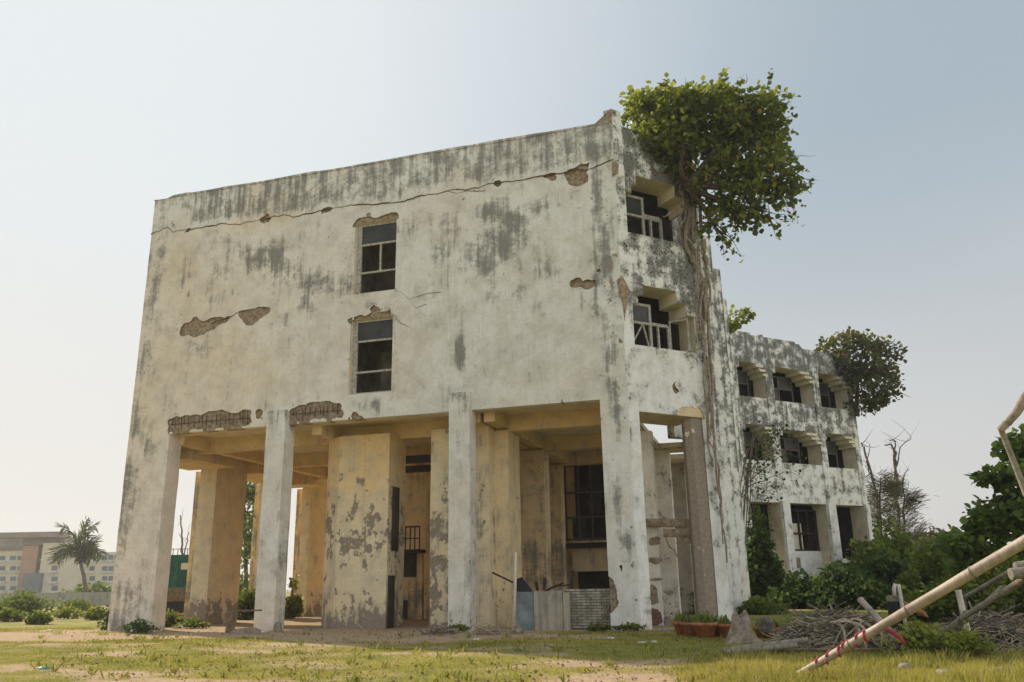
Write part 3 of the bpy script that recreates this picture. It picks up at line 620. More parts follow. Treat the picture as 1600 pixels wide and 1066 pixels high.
for ya_, yb_, xo in ((YF+1.9, 31.58, 0), (33.5, 36.58, 0), (38.2, 39.58, 0)):
    bx('side_beam', -24.5, -22.2, ya_, yb_, 6.5, 7.3, fld=beamf)

# ------------------------------------------------------------------ angled bay at the right corner
B0 = C0+CU*.41+CN*.06                          # wall starts behind the chamfer strip
def cz(px, py, off=.06): p = opl(px, py, C0+CN*off, CN); return (float((p-B0)@CU), float(p[2]))
def cpoly(*pts): return [cz(*p) for p in pts]
UE = cz(1096, 556)[0]
zsil = [cz(1040, 547)[1], cz(1014, 368)[1]]
def stepwin(u0, u1, zs_, zt, st=(.34, .36), lft=2):
    """opening with corbelled, stepped upper corners"""
    p = [(u0, zs_), (u1, zs_), (u1, zt-3*st[1])]
    for k in range(3): p += [(u1-(k+.55)*st[0]*.9, zt-(3-k)*st[1]), (u1-(k+.55)*st[0]*.9, zt-(2-k)*st[1])]
    for k in range(lft): p += [(u0+(lft-k)*st[0], zt-k*st[1]), (u0+(lft-k)*st[0], zt-(k+1)*st[1])]
    p += [(u0, zt-lft*st[1])]
    return p
lw = cpoly((992, 537), (1093, 554), (1090, 494), (1076, 490), (1076, 475), (1064, 471), (1064, 458), (1013, 444), (1012.7, 460), (1002.4, 459), (1002, 472), (988, 478))
off = zsil[1]-zsil[0]
uw = cpoly((980, 361), (1093, 388), (1090, 345), (1066, 330), (1066, 316), (1050, 309), (1050, 291), (1003, 274), (1002, 290), (990.5, 287), (990, 304), (976, 302))
def canon(poly, nl):
    a, z0 = poly[0]; b = poly[1][0]; z0 = (z0+poly[1][1])/2; zt = max(p[1] for p in poly)-.08; w_ = b-a; sx = w_*.15; sz = (zt-z0)*.16
    return [(a, z0), (b, z0), (b, zt-2.4*sz), (b-sx, zt-2.4*sz), (b-sx, zt-1.2*sz), (b-2*sx, zt-1.2*sz), (b-2*sx, zt), (a+1.1*sx, zt), (a+1.1*sx, zt-sz), (a+.6*sx, zt-sz), (a+.6*sx, zt-2*sz), (a, zt-2*sz)]
lw, uw = canon(lw, 2), canon(uw, 2)
def cfld(P):
    d = field(P, 'side'); u = (P-B0)@CU; z = P[:, 2]
    d['stain'] = d['stain']+.35*np.exp(-((u-2.6)/.5)**2)+.25*np.exp(-((z-15.5)/1.6)**2)-.2*np.exp(-(((z-8.3)/1.2)**2)); return d
zbt = 6.74
us = brk(0, UE, .06, [p[0] for p in lw+uw]); zs = brk(zbt, ZT, .06, [p[1] for p in lw+uw])
cd_ = [cpoly((1060, 641), (1075, 637), (1100, 643), (1102, 657), (1060, 652)), cpoly((1052, 600), (1058, 592), (1061, 612), (1055, 618)), cpoly((1003, 260), (1030, 268), (1050, 262), (1055, 276), (1020, 271)), cpoly((1080, 400), (1094, 395), (1095, 440), (1086, 450))]
wall('bay_wall', B0, CU, CN, us, zs, [lw, uw], cd_, 1.0, [M['plaster_w'], M['damage'], M['reveal']], cfld)
# damage on the pilaster's chamfer
g = MB()
for pts in (((965, 437), (972, 430), (985, 455), (980, 470), (976, 502), (972, 470)), ((957, 252), (967, 255), (966, 272), (958, 275))):
    c_ = [opl(px, py, C0-CN*.012, CN) for px, py in pts]; m_ = sum(c_)/len(c_); k = len(c_)
    V = c_+[p+CN*.05 for p in c_]+[m_-CN*.02]
    g = MB(); g.add(V, [(i, (i+1) % k, 2*k) for i in range(k)]+[(i, i+k, (i+1) % k+k, (i+1) % k) for i in range(k)]); g.build('broken_edge', M['damage'], BLDG)
g = MB()                                       # floor, back and ceiling behind the bay windows, soffit of the bay
def cpt(u, d, z): return B0+CU*u+CN*d+np.array([0, 0, z])
def cbox(m, u0, u1, d0, d1, z0, z1): m.hexa([cpt(u0, d0, z0), cpt(u1, d0, z0), cpt(u1, d1, z0), cpt(u0, d1, z0), cpt(u0, d0, z1), cpt(u1, d0, z1), cpt(u1, d1, z1), cpt(u0, d1, z1)])
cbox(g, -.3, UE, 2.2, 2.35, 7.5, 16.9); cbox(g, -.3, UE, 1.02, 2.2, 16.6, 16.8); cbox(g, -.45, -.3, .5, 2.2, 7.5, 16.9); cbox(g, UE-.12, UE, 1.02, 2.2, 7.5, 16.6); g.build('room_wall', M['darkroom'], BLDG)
bs = [cpt(-.35, .02, 0), cpt(UE, .02, 0), cpt(UE, 1.7, 0), cpt(-.35, 1.7, 0)]
prism('bay_soffit', [p[:2] for p in bs], zbt-.01, zbt+.45, PI_, fld=lambda P: dict(stain=np.full(len(P), .15), peel=np.full(len(P), .2), warm=np.full(len(P), .5)))
def bay_window(poly, label, casement):
    z0 = poly[0][1]; zt = poly[-1][1]; L = UE
    m = MB(); d = .55
    def bar(u0, u1, z0_, z1_, dd=0.0): cbox(m, u0, u1, d+dd, d+dd+.08, z0_, z1_)
    us_ = [.02, 1.15, 1.95]; zt2 = zt+.25
    for u in us_: bar(u, u+.1, z0-.02, zt2 if u < 1.2 else zt-.45)
    bar(.12, 1.15, zt2-.1, zt2); bar(.12, 1.95, z0+.98, z0+1.07, .01); bar(.12, 1.95, z0-.02, z0+.06, .01); bar(1.25, 1.95, zt-.5, zt-.4)
    bar(1.5, 1.57, z0+.06, z0+.98)
    o = m.build('window', M['frame'], BLDG, label=label)
    g = MB(); cbox(g, .12, 1.15, d+.035, d+.045, z0+1.1, zt2-.1); g.build('pane', M['glass'], o)
    if casement:
        k = MB(); h0, h1 = cpt(2.05, d, z0+.05), cpt(2.05, d, z0+1.25); e = (CU*.35-CN*.55)
        for z in (0, 1.15): k.bar(h0+np.array([0, 0, z]), h0+e+np.array([0, 0, z]), .06)
        k.bar(h0, h1, .06, up=(1, 0, 0)); k.bar(h0+e, h1+e, .06, up=(1, 0, 0)); k.build('casement', M['frame'], o)
        k = MB(); k.bar(cpt(.2, .5, z0), cpt(.8, .5, z0+.95), .05); k.bar(cpt(.8, .48, z0+.95), cpt(1.05, .48, z0), .05); k.build('broken_rail', M['frame'], o)
bay_window(uw, 'upper window of the angled bay', False); bay_window(lw, 'lower window of the angled bay with fallen rails', True)
# brown column and slabs below the bay
ua = cz(1081, 700)[0]; ub = cz(1103, 700)[0]
bc = [cpt(ua+.15, .1, 0)[:2], cpt(ub, .1, 0)[:2], cpt(ub+.12, .28, 0)[:2], cpt(ub+.1, .55, 0)[:2], cpt(ua+.1, .55, 0)[:2], cpt(ua, .3, 0)[:2]]
prism('bay_column', bc, -.2, zbt-.012, M['plaster'], fld=lambda P: dict(stain=np.full(len(P), .22), peel=.95-.3*np.clip(P[:, 2]-5.5, 0, 1), warm=np.full(len(P), .3)), label='bare brown render column under the bay')
for yb, pxa, pxb in ((29.4, 1000, 1029), (34.2, 1031, 1055), (38.9, 1057, 1078)):
    a, b = X_at(pxa, 850, yb), X_at(pxb, 850, yb)
    prism('walk_pier', rect(a, b, yb, yb+.5), -.2, 6.5, M['plaster_w'], fld=lambda P: dict(stain=.15+.5*np.clip(1.1-P[:, 2], 0, 1), peel=.12+.35*(P[:, 0] < b-.3)*np.exp(-((P[:, 2]-3.6)/1.0)**2), warm=np.full(len(P), .25)))
    if yb > 30: prism('canopy_slab', rect(a-1.5, b+1.2, yb-.7, yb+.9), 6.5, 6.68, PI_, fld=lambda P: dict(stain=np.full(len(P), .3), peel=np.full(len(P), .3), warm=np.full(len(P), .3)))
g = MB(); b_ = X_at(1029, 850, 29.38)
def patch(m, x, y, z, rx, rz, seed, d=.05):
    r = random.Random(seed); k = 11; P = []
    for i in range(k): a = 2*math.pi*i/k; q = .75+.5*r.random(); P.append(np.array([x+math.cos(a)*rx*q, y-.015, z+math.sin(a)*rz*q]))
    V = P+[p+np.array([0, .06, 0]) for p in P]+[np.array([x, y-.03, z])]
    m.add(V, [(i, (i+1) % k, 2*k) for i in range(k)]+[(i, i+k, (i+1) % k+k, (i+1) % k) for i in range(k)])
for px, py, rx, rz, s in ((1023, 846, .2, .16, 1), (1024, 876, .2, .12, 2), (1021, 930, .16, .35, 3), (1026, 905, .24, .05, 4), (1022, 965, .25, .25, 5)):
    p = oy(px, py, 29.4); g = MB(); patch(g, p[0], 29.4, p[2], rx, rz, s); g.build('bare_brick_patch', M['redbrick' if s > 4 else 'damage'], BLDG)
g = MB()
for (a, b, w) in (((1010, 817), (1087, 818), .26), ((1037, 833), (1082, 833), .26), ((1060, 844), (1080, 844), .2)):
    p, q = oy(*a, 29.2), oy(*b, 29.2); g.bar(p, q, .3, w); g.bar(p+[-.1, -.16, -.1], q+[.05, -.16, -.12], .02)
p = oy(1040, 838, 29.0); g.tube([p, p+[.1, 0, -.35], p+[.25, 0, -.45], p+[.35, 0, -.7]], .025, 5)
g.build('broken_beam', M['damage'], BLDG)

# ------------------------------------------------------------------ the row of tall fins along the side
fins = [(-1.66, 29.2), (-1.5, 33.4), (-1.35, 38.0), (-1.15, 42.7), (-1.08, 47.7), (-1.0, 52.0)]
for k, (x, y) in enumerate(fins):
    w = .42 if k else .3
    prism('fin', [(x-w, y-.05), (x-.02, y-.05+w), (x, y+.5), (x-w-.2, y+.5)], -.2, ZT+(.0 if k else -.5), M['plaster_w'], fld=lambda P, k=k: dict(field(P, 'fin'), stain=.04+.1*(k % 2)+.38*np.clip((P[:, 2]-3)/10, 0, 1)+.65*np.exp(-((P[:, 0]-x+w*.95)/.07)**2)+.45*np.exp(-((P[:, 0]-x)/.04)**2)), res=.13)  # stain at the edges also carries painted shade lines between fins
    if k: prism('fin_wall', [(x-w-1.2, y-1.1), (x-w, y-.02), (x-w-.2, y+.3), (x-w-1.5, y-.8)], 6.7 if k == 1 else -.2, ZT-.7, M['plaster_w'], kind='fin')
    if k > 1:
        g = MB(); g.box(x-w, x-w+.24, y-.09, y-.055, ZT-.75, ZT-.25); g.build('sunlit_tip_patch', M['damage'], BLDG)  # warm patch painted in for sunlight on the fin's tip
prism('side_wall', rect(-1.75, -1.5, 48.3, 56), -.2, ZT-.6, M['plaster_w'], kind='fin')
prism('side_strip', [(-1.83, 28.95), (-1.45, 29.33), (-1.45, 30.2), (-1.83, 30.2)], -.2, ZT-.6, M['plaster_w'], fld=lambda P: dict(field(P), stain=.25+.4*np.clip((P[:, 2]-3)/10, 0, 1)), res=.25)

# ------------------------------------------------------------------ rear wing at the right
R0 = np.array([-1.05, 55.5, 0])
def rz_(px, py): p = opl(px, py, R0, CN); return (float((p-R0)@CU), float(p[2]))
q = lambda x, y: rz_(1120+x/2.131, 460+y/2.131)
RW = [
 [(75, 332), (167, 347), (164, 275), (150, 272), (150, 258), (137, 254), (137, 243), (122, 238), (122, 229), (80, 222), (79, 238), (64, 240)],
 [(190, 350), (325, 366), (322, 298), (306, 294), (306, 281), (290, 276), (290, 264), (272, 260), (272, 254), (208, 243), (209, 268), (188, 266)],
 [(338, 370), (441, 384), (437, 316), (424, 311), (424, 298), (410, 294), (410, 282), (397, 278), (397, 271), (350, 263), (351, 290), (335, 288)],
 [(95, 548), (201, 553), (193, 483), (178, 479), (178, 466), (165, 461), (165, 450), (152, 446), (152, 438), (100, 430), (101, 452), (88, 450)],
 [(215, 556), (353, 569), (347, 503), (333, 499), (333, 487), (318, 483), (318, 471), (303, 467), (303, 460), (230, 450), (232, 476), (211, 474)],
 [(367, 573), (471, 580), (464, 515), (450, 511), (450, 499), (437, 495), (437, 484), (424, 480), (424, 472), (378, 463), (379, 486), (360, 484)],
 [(117, 2200), (262, 2200), (214, 690), (110, 683)], [(250, 2200), (420, 2200), (366, 698), (235, 692)], [(430, 2200), (560, 2200), (488, 702), (389, 698)]]
RWp = []; BRK = []
for k, w in enumerate(RW):
    if k < 6:
        c = [q(*p) for p in w]; a = (c[0][0]+c[-1][0])/2+.02; b = max(p[0] for p in c)-.05; z0 = (c[0][1]+c[1][1])/2-.05; zt = max(p[1] for p in c); h = zt-z0; w_ = b-a; sx = w_*.115; sz = h*.12
        RWp.append([(a, z0), (b, z0), (b, zt-3*sz), (b-sx, zt-3*sz), (b-sx, zt-2*sz), (b-2*sx, zt-2*sz), (b-2*sx, zt-sz), (b-3*sx, zt-sz), (b-3*sx, zt), (a+.7*sx, zt), (a+.7*sx, zt-1.5*sz), (a, zt-1.5*sz)])
        BRK.append((a, b, zt, sx, sz))
zg = q(300, 697)[1]
gx = [(q(112, 700)[0], q(213, 700)[0]), (q(238, 700)[0], q(364, 700)[0]), (q(391, 700)[0], q(489, 700)[0])]
for a, b in gx: RWp.append([(a, -1), (b, -1), (b, zg), (a, zg)])
ur = q(500, 702)[0]
top = [q(35, 118), q(60, 122), q(150, 138), q(250, 157), q(275, 172), q(292, 186), q(345, 190), q(425, 205), q(445, 210)]
tu, tz = [p[0] for p in top], [p[1] for p in top]
def rskip(U, Z): return Z > np.interp(U, tu, tz)+(vnoise(np.stack([U*3, U*0, U*0], -1), 2)-.5)*.05
us = brk(-.1, ur, .14, [p[0] for w in RWp for p in w]); zs = brk(-.3, 17.9, .14, [p[1] for w in RWp for p in w if p[1] > 0])
def rfld(P):
    d = field(P, 'rear'); u = (P-R0)@CU; z = P[:, 2]
    d['stain'] = d['stain']+.16*np.exp(-((z-11.3)/.8)**2)*(u < 6)+.1*(z > 15.2); return d
wall('rear_wing_wall', R0, CU, CN, us, zs, RWp, [], 1.2, [M['plaster_w'], M['damage'], M['reveal']], rfld, skip=rskip, jag=.03)
def rpt(u, d, z): return R0+CU*u+CN*d+np.array([0, 0, z])
def rbox(m, u0, u1, d0, d1, z0, z1, mi=0): m.hexa([rpt(u0, d0, z0), rpt(u1, d0, z0), rpt(u1, d1, z0), rpt(u0, d1, z0), rpt(u0, d0, z1), rpt(u1, d0, z1), rpt(u1, d1, z1), rpt(u0, d1, z1)], mi)
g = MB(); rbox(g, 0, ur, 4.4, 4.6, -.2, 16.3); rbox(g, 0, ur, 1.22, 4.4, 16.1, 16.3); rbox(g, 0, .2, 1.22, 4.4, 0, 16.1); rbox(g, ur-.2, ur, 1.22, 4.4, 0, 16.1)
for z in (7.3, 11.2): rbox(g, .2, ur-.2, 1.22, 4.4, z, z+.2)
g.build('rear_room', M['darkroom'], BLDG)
for a, b, zt, sx, sz in BRK:
    for k in range(3):
        m = MB(); rbox(m, b-(k+1)*sx-.012, b+.1-(k)*sx*.6, -.13, .0, zt-(3-k)*sz-.012, zt-(2.45-k)*sz); rbox(m, b-(k+1)*sx-.012, b-k*sx-.004, .0, 1.15, zt-(3-k)*sz-.012, zt-(3-k)*sz+.02); m.build('bracket', M['reveal'], BLDG)
# slim proud pilasters of the rear wing
for (xa, ya, xb, yb) in ((213, 690, 237, 693), (365, 697, 390, 698), (489, 700, 502, 702)):
    a, b = q(xa, ya)[0], q(xb, yb)[0]
    prism('rear_pilaster', [rpt(a, -.16, 0)[:2], rpt(b, -.16, 0)[:2], rpt(b, -.003, 0)[:2], rpt(a, -.003, 0)[:2]], -.2, zg+ .1, M['plaster_w'], kind='white')
for (xa, xb, ya, yb) in ((165, 190, 256, 696), (322, 345, 275, 696), (437, 455, 220, 696)):
    a, b = q(xa+8, 400)[0], q(xb+4, 400)[0]
    prism('rear_rib', [rpt(a, -.09, 0)[:2], rpt(b, -.09, 0)[:2], rpt(b, -.003, 0)[:2], rpt(a, -.003, 0)[:2]], zg+.1, 15.4, M['plaster_w'], kind='rear')
g = MB(); e = q(430, 205); rbox(g, e[0]-.9, e[0]+.15, -.02, .5, e[1]-.3, e[1]+.75); V = g.V
g.V = [(v[0], v[1], v[2]-(.9 if (i == 4 or i == 7) else 0)) for i, v in enumerate(V)]
g.build('rear_parapet_tip', M['damage'], BLDG)  # warm brown put in for sunlight on the raised end
def rear_window(poly, n):
    us_ = [p[0] for p in poly]; zs_ = [p[1] for p in poly]; a, b, c, d = min(us_), max(us_), min(zs_), max(zs_)
    m = MB(); D = 1.0; w = (b-a); d = d-.35; a2 = a+.05-.0
    for u in (a, a+w*.38, a+w*.72): rbox(m, u, u+.08, D, D+.08, c, d)
    for z in (c, c+(d-c)*.55, d-.08): rbox(m, a, a+w*.75, D+.012, D+.07, z, z+.08)
    o = m.build('window', M['frame_d'], BLDG, label=n)
    g = MB(); rbox(g, a+.08, a+w*.38, D+.035, D+.045, c+.08, c+(d-c)*.55); rbox(g, a+w*.38+.08, a+w*.72, D+.035, D+.045, c+(d-c)*.6, d-.1); g.build('pane', M['glass'], o)
for k, n in enumerate(('top left', 'top middle', 'top right', 'middle left', 'middle centre', 'middle right')): rear_window(RWp[k], n+' window of the rear wing')
# ground floor infill: wall with plaque, window with boards, side door
a, b = gx[1]; zsl = q(300, 853)[1]
prism('infill_wall', [rpt(a, .9, 0)[:2], rpt(b, .9, 0)[:2], rpt(b, 1.1, 0)[:2], rpt(a, 1.1, 0)[:2]], -.2, zsl, M['plaster_w'], kind='white')
m = MB(); rbox(m, a+.0, b, .95, 1.05, zsl+.002, zsl+.12); rbox(m, a, b, .95, 1.05, zsl+1.1, zsl+1.2); rbox(m, a, b, .95, 1.05, zg-.4, zg-.3)
for f_ in (.0, .5, .72, .96): rbox(m, a+(b-a)*f_, a+(b-a)*f_+.1, .94, 1.06, zsl+.12, zg-.3)
o = m.build('window', M['iron'], BLDG, label='ground floor window with boards'); m = MB(); rbox(m, a+.1, a+(b-a)*.28, 1.0, 1.02, zsl+.12, zsl+1.1); rbox(m, a+(b-a)*.3, a+(b-a)*.6, 1.08, 1.1, zsl+.12, zsl+1.8); m.build('board', M['hotel'], o)
u_, z_ = q(305, 893); m = MB(); rbox(m, u_-.22, u_+.22, .86, .898, z_-.33, z_+.33); m.build('plaque', M['bamboo_g'], BLDG)
a, b = gx[0]; prism('infill_wall', [rpt(a, .9, 0)[:2], rpt(b, .9, 0)[:2], rpt(b, 1.1, 0)[:2], rpt(a, 1.1, 0)[:2]], -.2, zsl+.1, kind='rear')
m = MB(); rbox(m, a+(b-a)*.0, a+(b-a)*.08, .95, 1.05, zsl+.1, zg); rbox(m, a+(b-a)*.5, a+(b-a)*.56, .95, 1.05, zsl+.1, zg); rbox(m, a, b*.9, .96, 1.04, zg-.9, zg-.8); m.build('window', M['iron'], BLDG, label='ground floor window behind dry vines')
a, b = gx[2]; zl = q(440, 878)[1]; m = MB(); rbox(m, a, b-.0, .95, 1.25, zl-.3, zl); m.build('lintel', M['plaster'], BLDG)
m = MB(); rbox(m, a+.1, a+(b-a)*.55, 1.2, 1.3, zl+.05, zg-.8); m.build('door', M['darkroom'], BLDG)

def finish_building(): pass
#@@PART2
# ------------------------------------------------------------------ plants
LS = {'oval': [(0, 0), (.33, .42), (.70, .36), (1, 0), (.70, -.36), (.33, -.42)], 'long': [(0, 0), (.35, .13), (.75, .09), (1, 0), (.75, -.09), (.35, -.13)],
      'leaflet': [(0, 0), (.35, .055), (.75, .04), (1, 0), (.75, -.04), (.35, -.055)],
      'needle': [(0, 0), (.4, .035), (.8, .03), (1, 0), (.8, -.03), (.4, -.035)]}
def leaves(name, P, size, mat, parent=None, shape='oval', seed=0, up=.35, out=None, fold=.25, tint=None, dirs=None, droop=0.0):
    """leaf-sized folded blades at points P"""
    r = np.random.default_rng(seed); n = len(P); P = np.asarray(P)
    size = np.broadcast_to(size, (n,))*r.uniform(.45, 1.35, n)
    d = r.normal(size=(n, 3)) if dirs is None else dirs+r.normal(size=(n, 3))*.35
    if out is not None: d = d+out*1.0
    d[:, 2] -= droop; d /= np.linalg.norm(d, axis=1)[:, None]
    nr = r.normal(size=(n, 3))*.8; nr[:, 2] += up*2.2
    sd = np.cross(d, nr); sd /= np.linalg.norm(sd, axis=1)[:, None]+1e-9; nn = np.cross(sd, d)
    V = []
    for a, b in LS[shape]: V.append(P+d*(a*size)[:, None]+sd*(b*size)[:, None]+nn*(abs(b)*fold*size)[:, None])
    V = np.stack(V, 1).reshape(-1, 3); b = (np.arange(n)*6)[:, None]
    Fc = np.concatenate([b+np.array([[0, 3, 2, 1]]), b+np.array([[0, 5, 4, 3]])])
    t = r.uniform(0, 1, n)**1.6 if tint is None else np.clip(tint+r.normal(size=n)*.22, 0, 1)
    dr = (r.uniform(0, 1, n) > .965).astype(float)
    return link(name, V, Fc, mat, parent, attrs=dict(tint=np.repeat(t, 6), dry=np.repeat(dr, 6)))
def blobpts(blobs, n, seed, shell=.55, gap=.36, gs=1.3):
    """points in lumpy ellipsoids (x,y,z,rx,ry,rz,weight), thinned into clumps with gaps"""
    r = np.random.default_rng(seed); w = np.array([b[6] for b in blobs]); w = w/w.sum(); out = []; outd = []
    k = r.choice(len(blobs), n*3, p=w); B = np.array([b[:6] for b in blobs])[k]
    d = r.normal(size=(n*3, 3)); d /= np.linalg.norm(d, axis=1)[:, None]
    rr = (shell+(1-shell)*r.uniform(0, 1, n*3))**.6*np.where(r.uniform(0, 1, n*3) < .26, r.uniform(1, 1.32, n*3), 1.0); wob = .75+.5*fbm(d*1.6+k[:, None]*7.3, seed)
    P = B[:, :3]+d*B[:, 3:]*(rr*wob)[:, None]
    keep = fbm(P*gs, seed+3, 3) > gap; P, d = P[keep][:n], d[keep][:n]
    return P, d
def tree_limbs(m, a, ends, r0, rng, n=6, sag=.1, k=5):
    for e in ends:
        a_ = np.array(a, float); e = np.array(e, float); L = np.linalg.norm(e-a_); path = []
        o = rng.normal(size=3)*L*.08
        for i in range(k+1): t = i/k; path.append(a_+(e-a_)*t+o*math.sin(t*math.pi)+rng.normal(size=3)*L*.018*(0 < i < k))
        m.tube(path, [r0*(1-.8*i/k) for i in range(k+1)], n)
def Yc(px, py, Y): return oy(px, py, Y)

# big ficus on the corner
FIC = empty('ficus_tree', tuple(float(v) for v in (-1.9, 28.2, 13)), 'large green ficus growing from the top corner of the building, roots down its wall', 'tree')
FY = 28.6
def pb(px, py, rx, ry, w, Y=FY, dy=1.6, dep=0): p = oy(px, py, Y+dep); s = Y/1302.6; return (p[0], p[1], p[2], rx*s, dy, ry*s, w)
fb = [pb(1110, 190, 80, 60, 5), pb(1040, 183, 58, 42, 3.2), pb(1025, 232, 44, 34, 1.8), pb(1160, 222, 66, 62, 3.2), pb(1200, 270, 42, 42, 1.3), pb(1130, 292, 54, 44, 1.6), pb(1160, 322, 44, 26, .5), pb(1190, 182, 38, 36, .9), pb(1075, 245, 58, 42, 2.2), pb(1002, 175, 26, 18, .5), pb(1225, 285, 28, 22, .3), pb(1130, 350, 30, 14, .10), pb(1200, 318, 22, 18, .12)]
P, d = blobpts(fb, 11800, 4, .25, .43, 1.5)
rs = np.random.default_rng(44); SP = []; SD = []; tw = MB()
for q_ in range(230):
    b = fb[rs.choice(len(fb), p=np.array([x_[6]**.5 for x_ in fb])/sum(x_[6]**.5 for x_ in fb))]; dd = rs.normal(size=3); dd[0] += .35; dd[2] -= .1; dd /= np.linalg.norm(dd); o_ = np.array(b[:3])+dd*np.array(b[3:6])*.9; L = rs.uniform(.3, .75); e_ = o_+dd*L+np.array([.12, 0, -.22*L])
    tw.tube([o_-dd*.3, (o_+e_)/2+[0, 0, .06], e_], [.016, .011, .005], 4, caps=False)
    for f_ in np.linspace(.15, 1, 9): SP.append(o_+(e_-o_)*f_+rs.normal(size=3)*.06); SD.append(dd+rs.normal(size=3)*.6)
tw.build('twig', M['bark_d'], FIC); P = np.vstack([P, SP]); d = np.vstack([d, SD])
leaves('crown', P, .205, M['ficus'], FIC, 'oval', 4, .5, d*.8, tint=np.clip(.16+.5*fbm(P*.9, 8)+.25*d[:, 2]-.16*(P[:, 0]+2)/2.5, 0, 1)-.08, droop=.15)  # tint lightens upward and leftward, the sunlit side put into leaf colour
rg = np.random.default_rng(3); m = MB(); base = oy(1072, 292, 28.0)
ends = [oy(px, py, FY+dy) for px, py, dy in ((1000, 200, -.3), (1040, 160, .3), (1100, 140, 0), (1160, 150, .8), (1200, 200, 0), (1230, 260, .5), (1240, 300, 0), (1180, 330, -.4), (1130, 370, .2), (1200, 345, .4), (1150, 250, -.8), (1090, 220, .6), (1020, 250, -.3))]
tree_limbs(m, base, ends, .13, rg)
for e in ends:
    for q_ in range(5): b_ = e+rg.normal(size=3)*.45; tree_limbs(m, e+(base-e)*rg.uniform(.05, .4), [b_], .03, rg, 4, k=3)
for (a, b) in (((1200, 142), (1238, 146)), ((1235, 245), (1275, 243)), ((1215, 210), (1228, 190)), ((1165, 130), (1166, 116))): tree_limbs(m, oy(*a, FY), [oy(*b, FY)], .018, rg, 4)
m.build('branch', M['bark_d'], FIC, True)
def rootpath(pts, r, off): return [opl(px, py, C0-CN*off, CN) for px, py in pts], r
def jitter(path, a, sub=4):
    out = []; path = [np.array(p) for p in path]
    for i in range(len(path)-1):
        for k in range(sub):
            t = k/sub; p0 = path[max(i-1, 0)]; p1, p2 = path[i], path[i+1]; p3 = path[min(i+2, len(path)-1)]
            out.append(.5*((2*p1)+(-p0+p2)*t+(2*p0-5*p1+4*p2-p3)*t*t+(-p0+3*p1-3*p2+p3)*t**3)+rg.normal(size=3)*a)
    return out+[path[-1]]
RTS = [([(1080, 272), (1072, 300), (1080, 340), (1072, 372), (1085, 392), (1092, 420), (1096, 450), (1093, 480), (1098, 520)], .075), ([(1068, 270), (1066, 300), (1073, 330), (1062, 355), (1058, 380)], .06),
  ([(1064, 275), (1064, 300), (1068, 325), (1058, 345), (1066, 378)], .035), ([(1086, 280), (1088, 310), (1076, 345), (1070, 375), (1080, 400), (1096, 430), (1102, 470), (1100, 510), (1104, 560)], .085),
  ([(1076, 280), (1084, 320), (1082, 350), (1085, 380)], .10), ([(1066, 318), (1052, 332), (1035, 338)], .035), ([(1090, 290), (1094, 340), (1098, 385), (1106, 420), (1104, 460), (1108, 520), (1112, 600), (1116, 680), (1122, 760), (1128, 820), (1136, 880)], .07),
  ([(1084, 392), (1092, 430), (1086, 470), (1092, 510), (1100, 545), (1106, 600), (1110, 650), (1118, 720), (1126, 790)], .05), ([(1098, 440), (1093, 500), (1102, 560), (1100, 610), (1108, 660), (1112, 700), (1124, 780)], .045),
  ([(1100, 400), (1108, 450), (1106, 520), (1114, 590), (1112, 650), (1120, 710), (1128, 800), (1130, 850)], .06), ([(1096, 545), (1080, 548), (1070, 552)], .03), ([(1095, 440), (1078, 478), (1062, 505)], .028), ([(1104, 560), (1110, 620), (1104, 670), (1114, 730)], .07), ([(1088, 390), (1098, 396), (1112, 425)], .04)]
for k, (pts, r_) in enumerate(RTS):
    m = MB(); pth = jitter([opl(px, py, C0-CN*(.06+.05*(k % 3)), CN) for px, py in pts], .03); L = len(pth)
    m.tube(pth, [r_*(1.05 if k < 6 else .78)*(1.1-.6*i/L)*(1+.22*math.sin(i*1.7+k)) for i in range(L)], 7); m.build('root', M['bark'], FIC, True)

def simple_tree(name, label, cat, blobs, n, ls, mat, seed, trunk, bark='bark_d', tr=.15, group=None, shell=.4, gap=.42, up=.4, shape='oval', gs=1.0, limb=.05, tintk=.25, pname='crown'):
    t = empty(name, tuple(float(v) for v in trunk[0]), label, cat, group)
    P, d = blobpts(blobs, n, seed, shell, gap, gs)
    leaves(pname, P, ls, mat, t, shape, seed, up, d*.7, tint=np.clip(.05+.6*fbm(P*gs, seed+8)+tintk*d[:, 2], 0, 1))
    rg = np.random.default_rng(seed); m = MB(); m.tube(jitter(trunk, tr*.2), np.linspace(tr, tr*.6, (len(trunk)-1)*4+1), 7)
    tree_limbs(m, trunk[-1], [np.array(b[:3]) for b in blobs], tr*.5, rg)
    for b in blobs: tree_limbs(m, b[:3], [np.array(b[:3])+rg.normal(size=3)*np.array(b[3:6])*.6 for _ in range(4)], limb, rg, 4, k=3)
    m.build('trunk' if pname == 'crown' else 'stem', M[bark], t, True); return t
